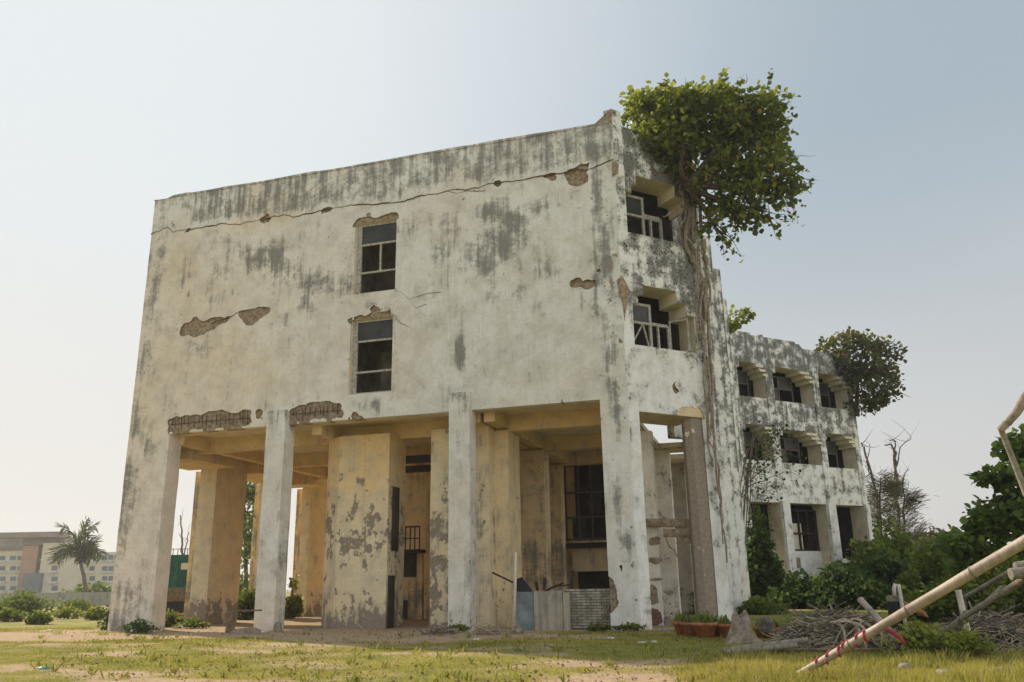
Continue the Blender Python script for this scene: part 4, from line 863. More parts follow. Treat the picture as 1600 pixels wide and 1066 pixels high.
# ficus over the end of the rear wing
RY = 63.0
rb_ = [pb(1345, 560, 45, 30, 3, RY, 2.4), pb(1360, 600, 38, 34, 2.5, RY, 2.4), pb(1320, 540, 40, 18, 1.4, RY, 2), pb(1385, 550, 25, 18, .5, RY, 1.5), pb(1350, 632, 24, 14, .4, RY, 1.5), pb(1375, 590, 26, 22, .7, RY, 1.5)]
simple_tree('ficus_tree', 'smaller ficus with yellowing leaves sprouting from the far end of the rear wing roof', 'tree', rb_, 3600, .30, M['ficus_dark'], 14, [oy(1338, 650, 62.5), oy(1340, 600, 62.8), oy(1345, 580, RY)], tr=.16, gap=.43, gs=.8)
sp_ = [pb(1150, 497, 18, 13, 1, 50, .5), pb(1166, 492, 10, 8, .4, 50, .4), pb(1145, 508, 8, 8, .4, 50, .4)]
simple_tree('sapling', 'small bright green sapling growing on the parapet between the two wings', 'sapling', sp_, 130, .34, M['lime'], 15, [oy(1143, 520, 50), oy(1147, 507, 50)], tr=.035, gap=.2, limb=.015)

# dead trees and casuarina at the right, behind the hedge
def dead_tree(label, base, limbs, r, Y, group=None):
    t = empty('dead_tree', tuple(float(v) for v in base), label, 'tree', group); rg = np.random.default_rng(int(Y)+len(limbs)); m = MB()
    for pts, r_ in limbs:
        pth = jitter([oy(px, py, Y+dy) for px, py, dy in [(p+(0,))[:3] for p in pts]], .06); L = len(pth); m.tube(pth, [r_*(1-.7*i/L) for i in range(L)], 6)
        for _ in range(5):
            i = rg.integers(1, L); tree_limbs(m, pth[i], [pth[i]+rg.normal(size=3)*np.array([.7, .5, .8])+[0, 0, .5]], r_*.25, rg, 4, k=3)
    m.build('trunk', M['bark_g'], t, True); return t
dead_tree('taller bare dead tree with forked branches rising behind the casuarina', oy(1403, 880, 72), [([(1403, 880), (1402, 800), (1400, 740), (1396, 700), (1382, 695)], .16), ([(1400, 750), (1400, 715), (1398, 690), (1390, 688)], .09), ([(1401, 730), (1405, 705), (1424, 683)], .07), ([(1402, 790), (1385, 745), (1372, 740)], .07), ([(1402, 770), (1415, 740), (1418, 735)], .05), ([(1402, 800), (1378, 780), (1365, 790)], .06)], .16, 72)
dead_tree('shorter bare dead tree close to the end wall of the rear wing', oy(1372, 880, 70), [([(1372, 880), (1372, 800), (1362, 740), (1350, 700), (1346, 692)], .13), ([(1365, 750), (1356, 730), (1358, 693)], .06), ([(1370, 770), (1355, 790), (1352, 760)], .05), ([(1360, 735), (1350, 745), (1348, 725)], .04)], .13, 70)
def casuarina(label, cx, base, top, w, Y, n, seed, mat='casu'):
    t = empty('casuarina_tree', tuple(float(v) for v in oy(cx, base, Y)), label, 'tree'); r = np.random.default_rng(seed); m = MB(); a, b = oy(cx, base, Y), oy(cx, top, Y)
    m.tube(jitter([a, (a+b)/2, b], .05), np.linspace(.14, .03, 9), 6); Ps = []; Ds = []
    for i in range(30):
        f = .12+.85*i/30; p = a+(b-a)*f; ang = r.uniform(0, 6.28); L = w*Y/1302*(1.15-f)*r.uniform(.5, 1.1); e = p+np.array([math.cos(ang)*L, math.sin(ang)*L*.8, L*.45])
        m.tube([p, (p+e)/2+[0, 0, -.1], e], [.04, .03, .01], 4)
        for s in np.linspace(.25, 1, 9):
            k = n//270; Ps.append(np.repeat([p+(e-p)*s], k, 0)+r.normal(size=(k, 3))*.28); Ds.append(np.tile((e-p)/np.linalg.norm(e-p), (k, 1)))
    leaves('crown', np.vstack(Ps), .55, M[mat], t, 'needle', seed, .2, dirs=np.vstack(Ds)*1.2, droop=.1, tint=.4); m.build('trunk', M['bark_d'], t, True)
casuarina('brown casuarina tree thin with dry needles beside the building end', 1376, 890, 745, 40, 68, 3600, 3)
casuarina('greenish casuarina tree leaning over the right end of the hedge', 1412, 890, 748, 44, 71, 3400, 5)

def shrub(name, label, px, py, wpx, hpx, D, n, ls, mat, seed, cat='shrub', group=None, dy=None, k=7, shape='oval', gap=.41, shell=.25):
    """px, py: foot in the photo; D: y in the world"""
    f = oy(px, py, D); s = D/1302.6; r = random.Random(seed); bl = []
    zb = 0.0; w, h = wpx*s, hpx*s
    for i in range(k):
        q_ = (i+.5)/k*2-1; bl.append((f[0]+q_*w*.34+r.uniform(-.1, .1)*w, D+r.uniform(-.3, .3)*(dy or w*.4), zb+h*(.22+.35*r.random()*(1-abs(q_)*.5)), w*r.uniform(.16, .34), (dy or w*.4)*.8, h*r.uniform(.26, .52)*(1.1-abs(q_)*.4), 1))
    bl.append((f[0], D, h*.58, w*.24, (dy or w*.4)*.6, h*.42, 1))
    return simple_tree(name, label, cat, bl, n, ls, M[mat], seed, [np.array([f[0], D, -.05]), np.array([f[0]+.05, D, h*.2])], tr=min(.08, h*.05), group=group, gap=gap, up=.6, limb=.02, shape=shape, gs=1.6/max(.6, h*.5), shell=shell, pname='foliage')
# creepers and hedge before the rear wing
shrub('creeper', 'dark green creeper climbing the left ground floor window of the rear wing', 1200, 965, 62, 135, 46, 4200, .22, 'creeper', 21, 'creeper')
shrub('shrub', 'low dark shrub below the plaque on the infill wall', 1252, 965, 90, 48, 45, 3000, .22, 'creeper', 22, dy=1.6)
shrub('shrub', 'wide dark shrub in front of the side door of the rear wing', 1318, 960, 120, 62, 44, 4200, .22, 'creeper', 23, dy=2)
shrub('shrub', 'ragged pale green shrub left of the pots below the creeper', 1190, 975, 60, 22, 38, 900, .18, 'bush', 24, dy=1)
shrub('hedge', 'tall yellow topped hedge right of the rear wing', 1408, 950, 110, 112, 58, 5200, .3, 'bush', 25, 'hedge', dy=3)
shrub('hedge', 'dark lower hedge in front of the yellow topped hedge', 1392, 960, 130, 72, 50, 4600, .25, 'creeper', 26, 'hedge', dy=2)
shrub('shrub', 'loose light green shrub between hedge and the broad leaved tree', 1470, 955, 100, 90, 44, 4200, .22, 'bush', 27, dy=2.5)
shrub('shrub', 'low bright green weeds under the bamboo pole at right', 1510, 985, 170, 60, 31, 4500, .15, 'bush', 28, dy=2)
shrub('shrub', 'dense green weeds at the right edge behind the grey bamboo', 1590, 990, 130, 90, 29, 4200, .15, 'bush', 29, dy=2)
shrub('shrub', 'small yellow flowering weed clump beside the foot of the grey bamboo', 1440, 1050, 90, 45, 17.0, 1300, .075, 'lime', 30, dy=.7, gap=.45)
shrub('shrub', 'small lime weed clump in front of the dry grass heap at right', 1510, 1052, 70, 52, 16.6, 900, .07, 'lime', 31, dy=.6, gap=.45)
simple_tree('bush_tree', 'distant grey green scrub tree beyond the hedge under the pale sky', 'tree', [pb(1470, 852, 42, 16, 2, 95, 4), pb(1500, 862, 40, 18, 2, 95, 4), pb(1440, 868, 30, 14, 1, 95, 4)], 3200, .45, M['casu'], 33, [oy(1475, 920, 95), oy(1475, 880, 95)], tr=.2)
# broad leaved tree at the right edge
AB = [pb(1560, 745, 32, 10, .8, 30, 1), pb(1590, 700, 26, 20, .8, 30, 1), pb(1600, 760, 40, 30, 2, 30, 1.5), pb(1575, 800, 48, 20, 2, 30, 1.5), pb(1560, 850, 60, 30, 3, 31, 2), pb(1620, 830, 50, 60, 3, 31, 2), pb(1610, 690, 30, 26, 1, 30, 1.2), pb(1545, 820, 25, 12, .7, 30, 1), pb(1640, 760, 50, 60, 2, 31, 2), pb(1490, 850, 22, 12, .5, 30, 1), pb(1535, 885, 40, 22, 1.2, 31, 1.5)]
simple_tree('almond_tree', 'broad leaved dark green tree at the right edge behind the bamboo poles', 'tree', AB, 5600, .24, M['almond'], 34, [oy(1625, 960, 31), oy(1622, 900, 31), oy(1618, 830, 31)], tr=.12, gap=.47, gs=1.4, up=.8)
# the left field
for k, (px, py, w, h, D, n, ls, mt, lb) in enumerate([
  (30, 958, 130, 48, 46, 3200, .17, 'bush', 'largest rounded bush at the left edge of the field'),
  (120, 950, 80, 24, 52, 1500, .17, 'bush', 'low bush before the middle of the grey boundary wall'),
  (150, 966, 46, 22, 38, 1100, .14, 'lime', 'yellow green weeds left of the big pilaster foot'),
  (60, 975, 50, 22, 33, 900, .12, 'bush', 'small grey green bush alone on the lawn'),
  (12, 975, 60, 26, 36, 1100, .13, 'bush', 'low bush cut by the left edge of the picture'),
  (105, 965, 50, 20, 40, 700, .13, 'lime', 'yellowish weed clump in the field between two bushes'),
  (168, 990, 26, 42, 27.2, 900, .09, 'creeper', 'dark vine climbing the outer foot of the left pilaster'),
  (215, 992, 52, 22, 25.9, 700, .08, 'creeper', 'dark weeds along the front foot of the left pilaster'),
  (262, 985, 70, 26, 30, 1300, .1, 'bush', 'sunlit weeds between the left pilaster and first pier'),
  (300, 990, 60, 16, 28.6, 500, .09, 'bush', 'low weeds at the foot of the flaked ochre pier'),
  (382, 985, 40, 66, 36, 1500, .15, 'bush', 'leafy bush filling the gap behind the low post'),
  (455, 985, 30, 66, 38, 1300, .15, 'lime', 'sunlit bush seen between the second column and third pier'),
  (378, 960, 60, 60, 60, 1800, .25, 'bush', 'dark shrub far behind the second opening')]):
    shrub('bush', lb, px, py, w, h, D, n, ls, mt, 60+k, 'bush', dy=max(.5, w*D/1302*.35))
simple_tree('leafy_tree', 'tall leafy tree seen through the opening behind the second column', 'tree', [pb(385, 800, 26, 40, 2, 62, 2), pb(392, 760, 20, 24, 1, 62, 2), pb(378, 850, 22, 40, 1.5, 62, 2), pb(400, 830, 20, 40, 1.2, 62, 2)], 2600, .3, M['bush'], 81, [oy(385, 960, 62), oy(384, 890, 62), oy(383, 800, 62)], tr=.2, gap=.45)
dead_tree('small bare dead tree standing behind the green sheet container', oy(290, 900, 75), [([(290, 900), (285, 860), (283, 830), (282, 805)], .14), ([(286, 870), (292, 850), (296, 832)], .09)], .1, 75)
# coconut palm
def palm():
    Y = 85.0; t = empty('coconut_palm', tuple(float(v) for v in oy(133, 925, Y)), 'coconut palm standing before the hotel beyond the grey boundary wall', 'palm')
    m = MB(); top = oy(124, 860, Y); pth = jitter([oy(134, 926, Y), oy(131, 900, Y), oy(125, 875, Y), top], .02); m.tube(pth, np.linspace(.24, .15, len(pth)), 8); m.build('trunk', M['bark_g'], t, True)
    rr = np.random.default_rng(2); dirs_ = [(-40, 5), (-44, -8), (-30, 30), (-22, 46), (4, 62), (14, 50), (24, 44), (34, 26), (44, 18), (40, 0), (42, -8), (-26, -12), (10, -14), (-8, 40), (30, 10), (20, -10)]
    for k, (dx, dz) in enumerate(dirs_):
        s = Y/1302.6*1.12; e = np.array([dx*s, rr.uniform(-2, 2), dz*s]); L = np.linalg.norm(e); pts = []
        for i in range(13): u = i/12; pts.append(top+e*u*[1, 1, 1]+np.array([0, 0, 1.1*math.sin(u*2.2)*L*.16-(u**2.4)*L*.30]))
        mm = MB(); mm.tube(pts, np.linspace(.06, .012, 13), 4)
        P = []; D = []
        for i in range(1, 13):
            tg = pts[i]-pts[i-1]; tg = tg/np.linalg.norm(tg); sd = np.cross(tg, [0, 1, 0]) if abs(tg[1]) < .8 else np.array([0, 0, 1.]); sd = sd/np.linalg.norm(sd); 
            for j in range(4):
                for sg in (-1, 1): P.append(pts[i-1]+(pts[i]-pts[i-1])*j/6); D.append(tg*.7+sd*sg*.8+np.array([0, sg*.5, -.55]))
        o = mm.build('frond', M['palm'], t)
        leaves('leaflets', P, 1.05, M['palm'], o, 'leaflet', k, .3, dirs=np.array(D)*1.6, tint=.5)
palm()

# grass
def grass():
    r = np.random.default_rng(7); n = 430000
    t = r.uniform(0, 1, n); D = 11.6*(30/11.6)**t; u = r.uniform(-1.12, .50, n)          # denser near the lens by distance only
    x = D*u*1.06; y = D
    x = x+r.normal(size=n)*.02; b = bare(x, y)+(fbm(np.stack([x*5, y*5, x*0], -1), 90, 3)-.5)*.9
    tall = (x > -1.9)*np.clip((x+1.9)/1.0, 0, 1)*(y < 16.6)*(y > 12)*1.0+np.clip((x-1)/2, 0, 1)*(y < 24)*.6; tall = np.clip(tall, 0, 1)
    inside = (y > 26.3) & (x < -1) & (x > -23)
    keep = (b-tall*.8 < r.uniform(.02, .78, n)) & ~(inside & (r.uniform(size=n) > .08)); x, y, tall, D = x[keep], y[keep], tall[keep], D[keep]; n = len(x); z = hgt(x, y)
    hgt_ = (r.uniform(.012, .038, n)+tall*r.uniform(.02, .17, n)*np.clip(fbm(np.stack([x*2.3, y*2.3, x*0], -1), 61, 3)*3.2-.75, .15, 1.7))*(1+.6*(D > 20)); w = (.006+.004*tall)*(D/12); a = r.uniform(0, 6.28, n); ln = r.normal(size=(n, 2))*.45*hgt_[:, None]
    V = np.zeros((n, 3, 3)); V[:, 0] = np.stack([x-np.cos(a)*w, y-np.sin(a)*w, z-.01], -1); V[:, 1] = np.stack([x+np.cos(a)*w, y+np.sin(a)*w, z-.01], -1); V[:, 2] = np.stack([x+ln[:, 0], y+ln[:, 1], z+hgt_], -1)
    tn = np.clip(fbm(np.stack([x*.6, y*.9, x*0], -1), 12, 4)*2.2-.55+r.normal(size=n)*.2+tall*.22, 0, 1); dr = (r.uniform(size=n) < .16+.2*np.clip(b[keep]+.1, 0, 1)).astype(float)
    o = link('grass', V.reshape(-1, 3), np.arange(n*3).reshape(-1, 3), M['grassb'], None, attrs=dict(tint=np.repeat(tn, 3), dry=np.repeat(dr, 3)))
    tag(o, 'short patchy green and yellow grass over the lawn', 'grass', None, 'stuff')
grass()

def litter():
    r = np.random.default_rng(17); n = 2600; D = 12*(27/12)**r.uniform(0, 1, n); x = D*r.uniform(-.95, .12, n); z = hgt(x, D)
    o = leaves('leaf_litter', np.stack([x, D, z+.02], -1), .055, M['litter'], None, 'oval', 6, 2.5, fold=.4); tag(o, 'scattered dry brown leaves on the lawn and bare earth', 'leaves', None, 'stuff')
    n = 300; D = 12.2*(25/12.2)**r.uniform(0, 1, n); x = D*r.uniform(-1.0, .42, n); P = []; A = []
    for a, b in zip(x, D):
        k = r.integers(5, 14); s_ = r.uniform(.03, .09); P.append(np.stack([a+r.normal(size=k)*s_, b+r.normal(size=k)*s_, np.full(k, float(hgt(np.array([a]), np.array([b]))[0]))], -1)); A.append(np.c_[r.normal(size=(k, 2))*.6, np.full(k, 1.2)])
    o = leaves('weed_tufts', np.vstack(P), .13, M['grassb'], None, 'long', 7, .2, dirs=np.vstack(A)); tag(o, 'small weed tufts standing out of the short lawn', 'weeds', None, 'stuff')
M['litter'] = leaf_mat('dead_leaf', (.16, .1, .05), (.34, .24, .13), None, .1, .8, .1)
litter()
# ------------------------------------------------------------------ far left: boundary wall, hotel
def frame_at(px, D):
    n = np.array([FW[0], FW[1], 0]); n /= np.linalg.norm(n); u = np.array([n[1], -n[0], 0]); d = ray(px, 925); d = d/np.hypot(d[0], d[1])
    o = np.array([d[0]*D, d[1]*D, 0]); return o, u, n
def HQ(D0):
    n = np.array([FW[0], FW[1], 0]); n /= np.linalg.norm(n); u = np.array([n[1], -n[0], 0]); O = n*D0
    def q(px, py): p = opl(px, py, O, n); return float((p-O)@u), float(p[2])
    def box(m, u0, u1, d0, d1, z0, z1, mi=0):
        f = lambda a, b, c: O+u*a+n*b+np.array([0, 0, c]); m.hexa([f(u0, d0, z0), f(u1, d0, z0), f(u1, d1, z0), f(u0, d1, z0), f(u0, d0, z1), f(u1, d0, z1), f(u1, d1, z1), f(u0, d1, z1)], mi)
    return q, box, O, u, n
def hotel():
    q, box, O, u, n = HQ(190); h = empty('hotel_building', tuple(O+u*q(80, 920)[0]), 'cream and brick red hotel with flat roof far off behind the boundary wall', 'building')
    def part(name, mat, px0, py0, px1, py1, d0, d1, lab=None, z0=None):
        m = MB(); a, b = q(px0, py0), q(px1, py1); box(m, a[0], b[0], d0, d1, b[1] if z0 is None else z0, a[1]); return m.build(name, M[mat], h, label=lab)
    part('wall', 'hotel', -90, 858, 24, 930, 4, 9, None, 0); part('wall', 'hotel_red', 24, 852, 38, 930, 3, 9, 'brick red wall strip', 0)
    part('wall', 'hotel', 38, 850, 60, 930, 5, 9, None, 0); part('wall', 'hotel', 60, 848, 112, 930, 2, 9, None, 0); part('wall', 'hotel', 112, 862, 200, 930, 6, 9, None, 0)
    part('roof', 'hotel_roof', -90, 834, 90, 839, 0, 5, 'flat brown roof canopy'); part('parapet', 'hotel_roof', 24, 839, 90, 850, 3, 8); part('glass_hall', 'hotel_glass', 33, 896, 57, 925, 1.0, 4.8); part('roof_wall', 'hotel_white', -60, 842, 20, 856, 5, 8)
    part('parapet', 'hotel_roof', -90, 855, 24, 858.5, 3.4, 5)
    for (xs_, ys_, w, hh, d) in (([-60, -47, -30, -17, 0, 12], [868, 884, 901, 916], 8, 6.5, 4), ([41], [862, 880, 897], 11, 10, 5), ([74], [867, 884, 901, 916], 8, 7, 2), ([120, 140, 150, 160], [866, 884, 900], 7, 7, 6)):
        for x_ in xs_:
            for y_ in ys_:
                if d == 5 and y_ > 890: continue
                m = MB(); a = q(x_, y_); b = q(x_+w, y_+hh); box(m, a[0], b[0], d-.12, d-.01, b[1], a[1]); box(m, a[0]-.3, b[0]+.3, d-.9 if d in (5, 2) else d-.4, d-.13, b[1]-.5, b[1]-.1, 1)
                m.build('window', [M['hotel_glass'], M['hotel_white']], h)
hotel()
q, box, O, u, n = HQ(95); m = MB(); a = q(-120, 927); b = q(200, 944); hb = q(60, 927)[1]
V = []; Fc = []; N_ = 90
prism('boundary_wall', [(O+u*a[0])[:2], (O+u*b[0])[:2], (O+u*b[0]+n*.25)[:2], (O+u*a[0]+n*.25)[:2]], -.3, hb, M['bwall'], parent=None, res=.8, fld=lambda P: dict(stain=.45+0*P[:, 0], peel=.15+0*P[:, 0], warm=0*P[:, 0]))
tag(bpy.data.objects['boundary_wall'], 'long low grey stained boundary wall across the far left field', 'wall')
shrub('tree_mass', 'hazy dark green tree crowns in front of the hotel behind the boundary wall', 148, 935, 60, 36, 100, 1800, .5, 'bush', 90, 'tree', dy=4)
shrub('tree_mass', 'low hazy green bush at the foot of the hotel glass hall', 95, 935, 40, 16, 104, 700, .45, 'bush', 91, 'bush', dy=3)
# green container seen through the first opening
q, box, O, u, n = HQ(48)
G = empty('green_container', tuple(float(v) for v in O+u*q(270, 950)[0]), 'dark green sheet metal container with railing on top beyond the first opening', 'container')
a, b = q(225, 868), q(318, 918); m = MB(); box(m, a[0], b[0], 0, 2.4, b[1], a[1])
for k in range(9): x_ = a[0]+(b[0]-a[0])*k/9; box(m, x_, x_+.05, -.03, 0, b[1], a[1])
m.build('body', M['greensheet'], G); c_ = q(270, 940); m = MB(); box(m, a[0]+.1, b[0]-.1, .05, 2.3, c_[1], b[1]-.01)
for k in range(5): x_ = a[0]+(b[0]-a[0])*k/5; box(m, x_, x_+.1, .0, .05, c_[1], b[1]-.01)
m.build('lower_panel', M['rust_wood'], G); m = MB(); box(m, a[0], b[0], .2, 2.2, -.1, c_[1]-.01); m.build('base', M['black'], G)
m = MB()
for k in range(14): x_ = a[0]+(b[0]-a[0])*k/13; box(m, x_-.015, x_+.015, 0, .03, a[1], a[1]+.3)
box(m, a[0], b[0], 0, .03, a[1]+.3, a[1]+.33); m.build('railing', M['iron'], G)
e = q(284, 880); m = MB(); box(m, e[0], e[0]+.42, -.06, -.031, e[1]-.35, e[1]); m.build('notice_plate', M['hotel'], G)
p0, p1 = oy(236, 953, 31), oy(300, 957, 33); m = MB(); V = []
for i in range(13): t = i/12; p = p0+(p1-p0)*t-np.array([0, 0, .12*math.sin(t*math.pi)]); V += [p-[0, 0, .035], p+[0, 0.01, .035]]
m.add(V, [(2*i, 2*i+1, 2*i+3, 2*i+2) for i in range(12)]); V = [(v[0], v[1]+.01, v[2]) for v in m.V]
o = m.build('barrier_tape', M['pink']); o.modifiers.new('t', 'SOLIDIFY').thickness = .008; tag(o, 'pink tape stretched between the left pilaster and the first pier', 'tape')
# post with cross bar, kerb stone
t = empty('wooden_post', tuple(float(v) for v in oz(360, 988)), 'short wooden post with a rail reaching to the second column', 'post')
p = oz(360, 989); m = MB(); m.box(p[0]-.13, p[0]+.1, p[1]-.1, p[1]+.1, -.1, .66); m.build('post', M['rust_wood'], t)
m = MB(); e = oy(400, 963, p[1]); m.bar((p[0]-.12, p[1], .69), (e[0], p[1]+.3, .69), .1, .05); m.build('rail', M['rust_wood'], t)
def rock(name, label, x, y, sx, sy, sz, seed, mat='rock', cat='rock', group=None, z=None):
    V = []; Fc = []; nn, mm = 10, 7
    for i in range(mm+1):
        th = math.pi*i/mm
        for j in range(nn): ph = 2*math.pi*j/nn; V.append((math.sin(th)*math.cos(ph), math.sin(th)*math.sin(ph), math.cos(th)))
    V = np.array(V); s_ = np.sign(V)*np.abs(V)**.75; k = .7+.6*fbm(V*1.5+seed*3.1, seed, 3); V = s_*k[:, None]*[sx, sy, sz]
    for i in range(mm):
        for j in range(nn): Fc.append((i*nn+j, i*nn+(j+1) % nn, (i+1)*nn+(j+1) % nn, (i+1)*nn+j))
    o = link(name, V, Fc, M[mat]); o.location = (x, y, G0(x, y)+sz*.35 if z is None else z); o.rotation_euler = (0, 0, seed*1.3)
    return tag(o, label, cat, group)
p = oz(385, 990); rock('kerb_stone', 'flat grey stone block lying at the foot of the second column', p[0], p[1], .5, .25, .14, 3, cat='stone')
p = oz(436, 986); rock('rubble_piece', 'pale plaster rubble leaning against the second column', p[0], p[1]-.1, .2, .14, .22, 4, cat='rubble')
for k, (px, py, s_, lb) in enumerate([(1416, 1050, .12, 'pale angular stone in the grass below the bamboo pole'), (1478, 1062, .13, 'reddish flat stone in the tall grass near the bottom edge'), (1560, 1058, .14, 'sandy rounded stone in the grass near the right bottom corner'), (1175, 1036, .07, 'small pale stone in the grass edge before the logs')]):
    p = oz(px, py); rock('stone', lb, p[0], p[1], s_, s_*.8, s_*.75, 10+k, cat='stone')
p = oz(70, 1045); rock('plastic_litter', 'small turquoise plastic scrap on the lawn at lower left', p[0], p[1], .11, .07, .04, 20, 'cyan', 'litter')
for k, (px, py, lb) in enumerate([(745, 999, 'white paper scrap on the bare earth before the centre column'), (955, 998, 'white scrap lying in the shade before the right pilaster'), (1003, 1004, 'small white scrap on the shaded lawn'), (1022, 1003, 'white scrap on the lawn nearest the pots'), (78, 985, 'pale scrap on the grass at far left')]):
    p = oz(px, py); rock('paper_scrap', lb, p[0], p[1], .11, .08, .03, 30+k, 'white', 'litter')
r = random.Random(5)
RUB = [(660+i*14, 988) for i in range(5)]+[(745+i*11, 992) for i in range(5)]+[(1030+i*13, 991) for i in range(5)]
for k, (px, py) in enumerate(RUB):
    p = oz(px+r.uniform(-5, 5), py+r.uniform(-2, 2)); rock('rubble_stone', 'small brown rubble stone among others along the foot of the facade', p[0], max(p[1], 24.9), .09+.1*r.random(), .1, .06+.06*r.random(), 50+k, 'rock', 'rubble', 'rubble along the foot of the facade')

# ------------------------------------------------------------------ things in the right hand bay
def brick_wall():
    t = empty('brick_wall', (-5.6, 27.0, 0), 'low grey brick wall blocking the bay beside the right pilaster', 'wall'); y = 27.05
    x0, x1 = X_at(862, 950, y), X_at(958, 950, y); zt = float(oy(910, 920, y)[2]); nc = 14; ch = zt/nc; m = MB(); r = random.Random(1)
    for c in range(nc):
        x = x0-(.16 if c % 2 else 0)
        while x < x1:
            a, b = max(x, x0), min(x+.30, x1); x += .325
            if b-a < .05: continue
            j = r.uniform(-.008, .008); m.box(a, b, y+j, y+.2, c*ch+.012-.0, (c+1)*ch-.012)
    m.build('bricks', M['cblock'], t); m = MB(); m.box(x0+.01, x1-.01, y+.022, y+.19, -.1, zt-.02); m.build('mortar', M['mortar'], t)
M['cblock'] = flat_mat('grey_brick', (.36, .33, .27), .95, .45, 3.5, bump=.5); M['mortar'] = flat_mat('dark_mortar', (.15, .13, .11), .95, .3, 10)
M['panel'] = plaster('concrete_panel_plaster', white=(.38, .34, .28), cream=(.33, .28, .22), seed=11)
brick_wall()
def panel(name, label, px0, px1, y, ptop, mat, cat, d=.12, fld=None, lean=0.0):
    a, b = X_at(px0, 960, y), X_at(px1, 960, y); zt = float(oy((px0+px1)/2, ptop, y)[2])
    o = prism(name, rect(a, b, y, y+d), -.1, zt, M[mat], parent=None, res=.2, fld=fld or (lambda P: dict(stain=.4*np.ones(len(P)), peel=.1*np.ones(len(P)), warm=.1*np.ones(len(P)))))
    return tag(o, label, cat)
panel('concrete_slab', 'wide grey brown concrete slab with dark drips standing left of the brick wall', 835, 880, 26.75, 924, 'panel', 'slab')
panel('concrete_slab', 'narrow concrete slab edge between drip stained slab and brick wall', 880.5, 890, 26.7, 926, 'panel', 'slab', .2)
o = panel('metal_sheet', 'blue grey metal sheet standing beside the white pole', 807, 834, 26.8, 925, 'bluemetal', 'sheet', .03)
m = MB(); a, b, c, d_ = oy(806, 925, 26.9), oy(833, 925, 26.9), oy(815, 902, 27.1), oy(806, 905, 27.1); V = [a, b, c, d_]; V = V+[v+np.array([0, .04, 0]) for v in V]
m.add(V, [(0, 1, 2, 3), (7, 6, 5, 4), (0, 4, 5, 1), (1, 5, 6, 2), (2, 6, 7, 3), (3, 7, 4, 0)]); tag(m.build('tar_sheet', M['black']), 'black triangular tar sheet propped above the blue metal sheet', 'sheet')
m = MB(); a, b = oy(802, 984, 26.6), oy(806, 863, 26.6); m.tube([a, (a+b)/2+[.02, 0, 0], b], .045, 8); tag(m.build('pvc_pole', M['pvc'], None, True), 'thin upright white pole in front of the inner pier', 'pole')
m = MB(); a, b = oy(770, 895, 27.6), oy(801, 910, 26.55); m.tube([a, b], .03, 6); tag(m.build('iron_rod', M['iron']), 'rusty iron rod sticking from the inner pier to the white pole', 'rod')
t = empty('hoe', tuple(float(v) for v in oz(930, 985)), 'old hoe leaning against the brick wall by the right pilaster', 'tool')
m = MB(); m.tube([oy(935, 980, 26.75), oy(960, 934, 26.9)], .035, 6); m.build('handle', M['rust_wood'], t)
m = MB(); p = oy(936, 981, 26.7); V = [p+[-.35, 0, -.02], p+[0, -.05, .1], p+[.25, 0, .05], p+[.2, .1, -.1], p+[-.1, .15, -.12]]; V = V+[v+np.array([0, .05, .03]) for v in V]; V = [np.array(v) for v in V]
m.add(V, [(0, 1, 2, 3, 4), (9, 8, 7, 6, 5)]+[(i, i+5, (i+1) % 5+5, (i+1) % 5) for i in range(5)]); m.build('blade', M['iron'], t)
m = MB()
for a, b in (((851, 924), (880, 911)), ((855, 922), (870, 915)), ((893, 918), (895, 892)), ((840, 922), (838, 910)), ((850, 921), (851, 904)), ((868, 916), (895, 914))): m.bar(oy(*a, 28.2), oy(*b, 28.5), .1, .05)
tag(m.build('scrap_timber', M['iron']), 'jumble of dark charred timber poking above the concrete slabs', 'timber')
# dead branches by the centre column
def twigs(name, label, px, py, w, h, n, seed, mat, cat, D=None, r0=.015, L=.8):
    p = oz(px, py); r = np.random.default_rng(seed); m = MB(); s = p[1]/1302.6
    for _ in range(n):
        c = p+np.array([r.normal()*w*s*.3, r.normal()*.25, 0]); hh = max(.03, h*s*max(.08, 1-abs(c[0]-p[0])/(w*s*.6))*r.uniform(.1, 1)); a = r.uniform(0, 3.14); l = L*r.uniform(.3, 1)
        q0 = np.array([c[0], c[1], hh]); dv = np.array([math.cos(a), math.sin(a)*.7, r.normal()*.25])*l/2; e0, e1 = q0-dv, q0+dv; e0[2] = max(e0[2], .0); e1[2] = max(e1[2], .0)
        m.tube([e0, q0+[0, 0, .04*r.normal()], e1], [r0, r0*.8, r0*.4], 4)
    return tag(m.build(name, M[mat]), label, cat)
twigs('branch_litter', 'grey twig litter on the earth between the block and the centre column', 690, 990, 60, 8, 26, 1, 'bark_g', 'twigs')
twigs('branch_litter', 'dry twig litter heaped right of the centre column foot', 758, 990, 46, 14, 40, 2, 'straw', 'twigs')
for (px, w, lb) in ((716, 34, 'green weeds at the foot of the centre column'), (935, 40, 'green weeds at the left foot of the right pilaster'), (985, 50, 'green weeds along the foot of the right pilaster')):
    shrub('weeds', lb, px, 990, w, 10, 26.0, 420, .07, 'bush', px, 'weeds', dy=.3)

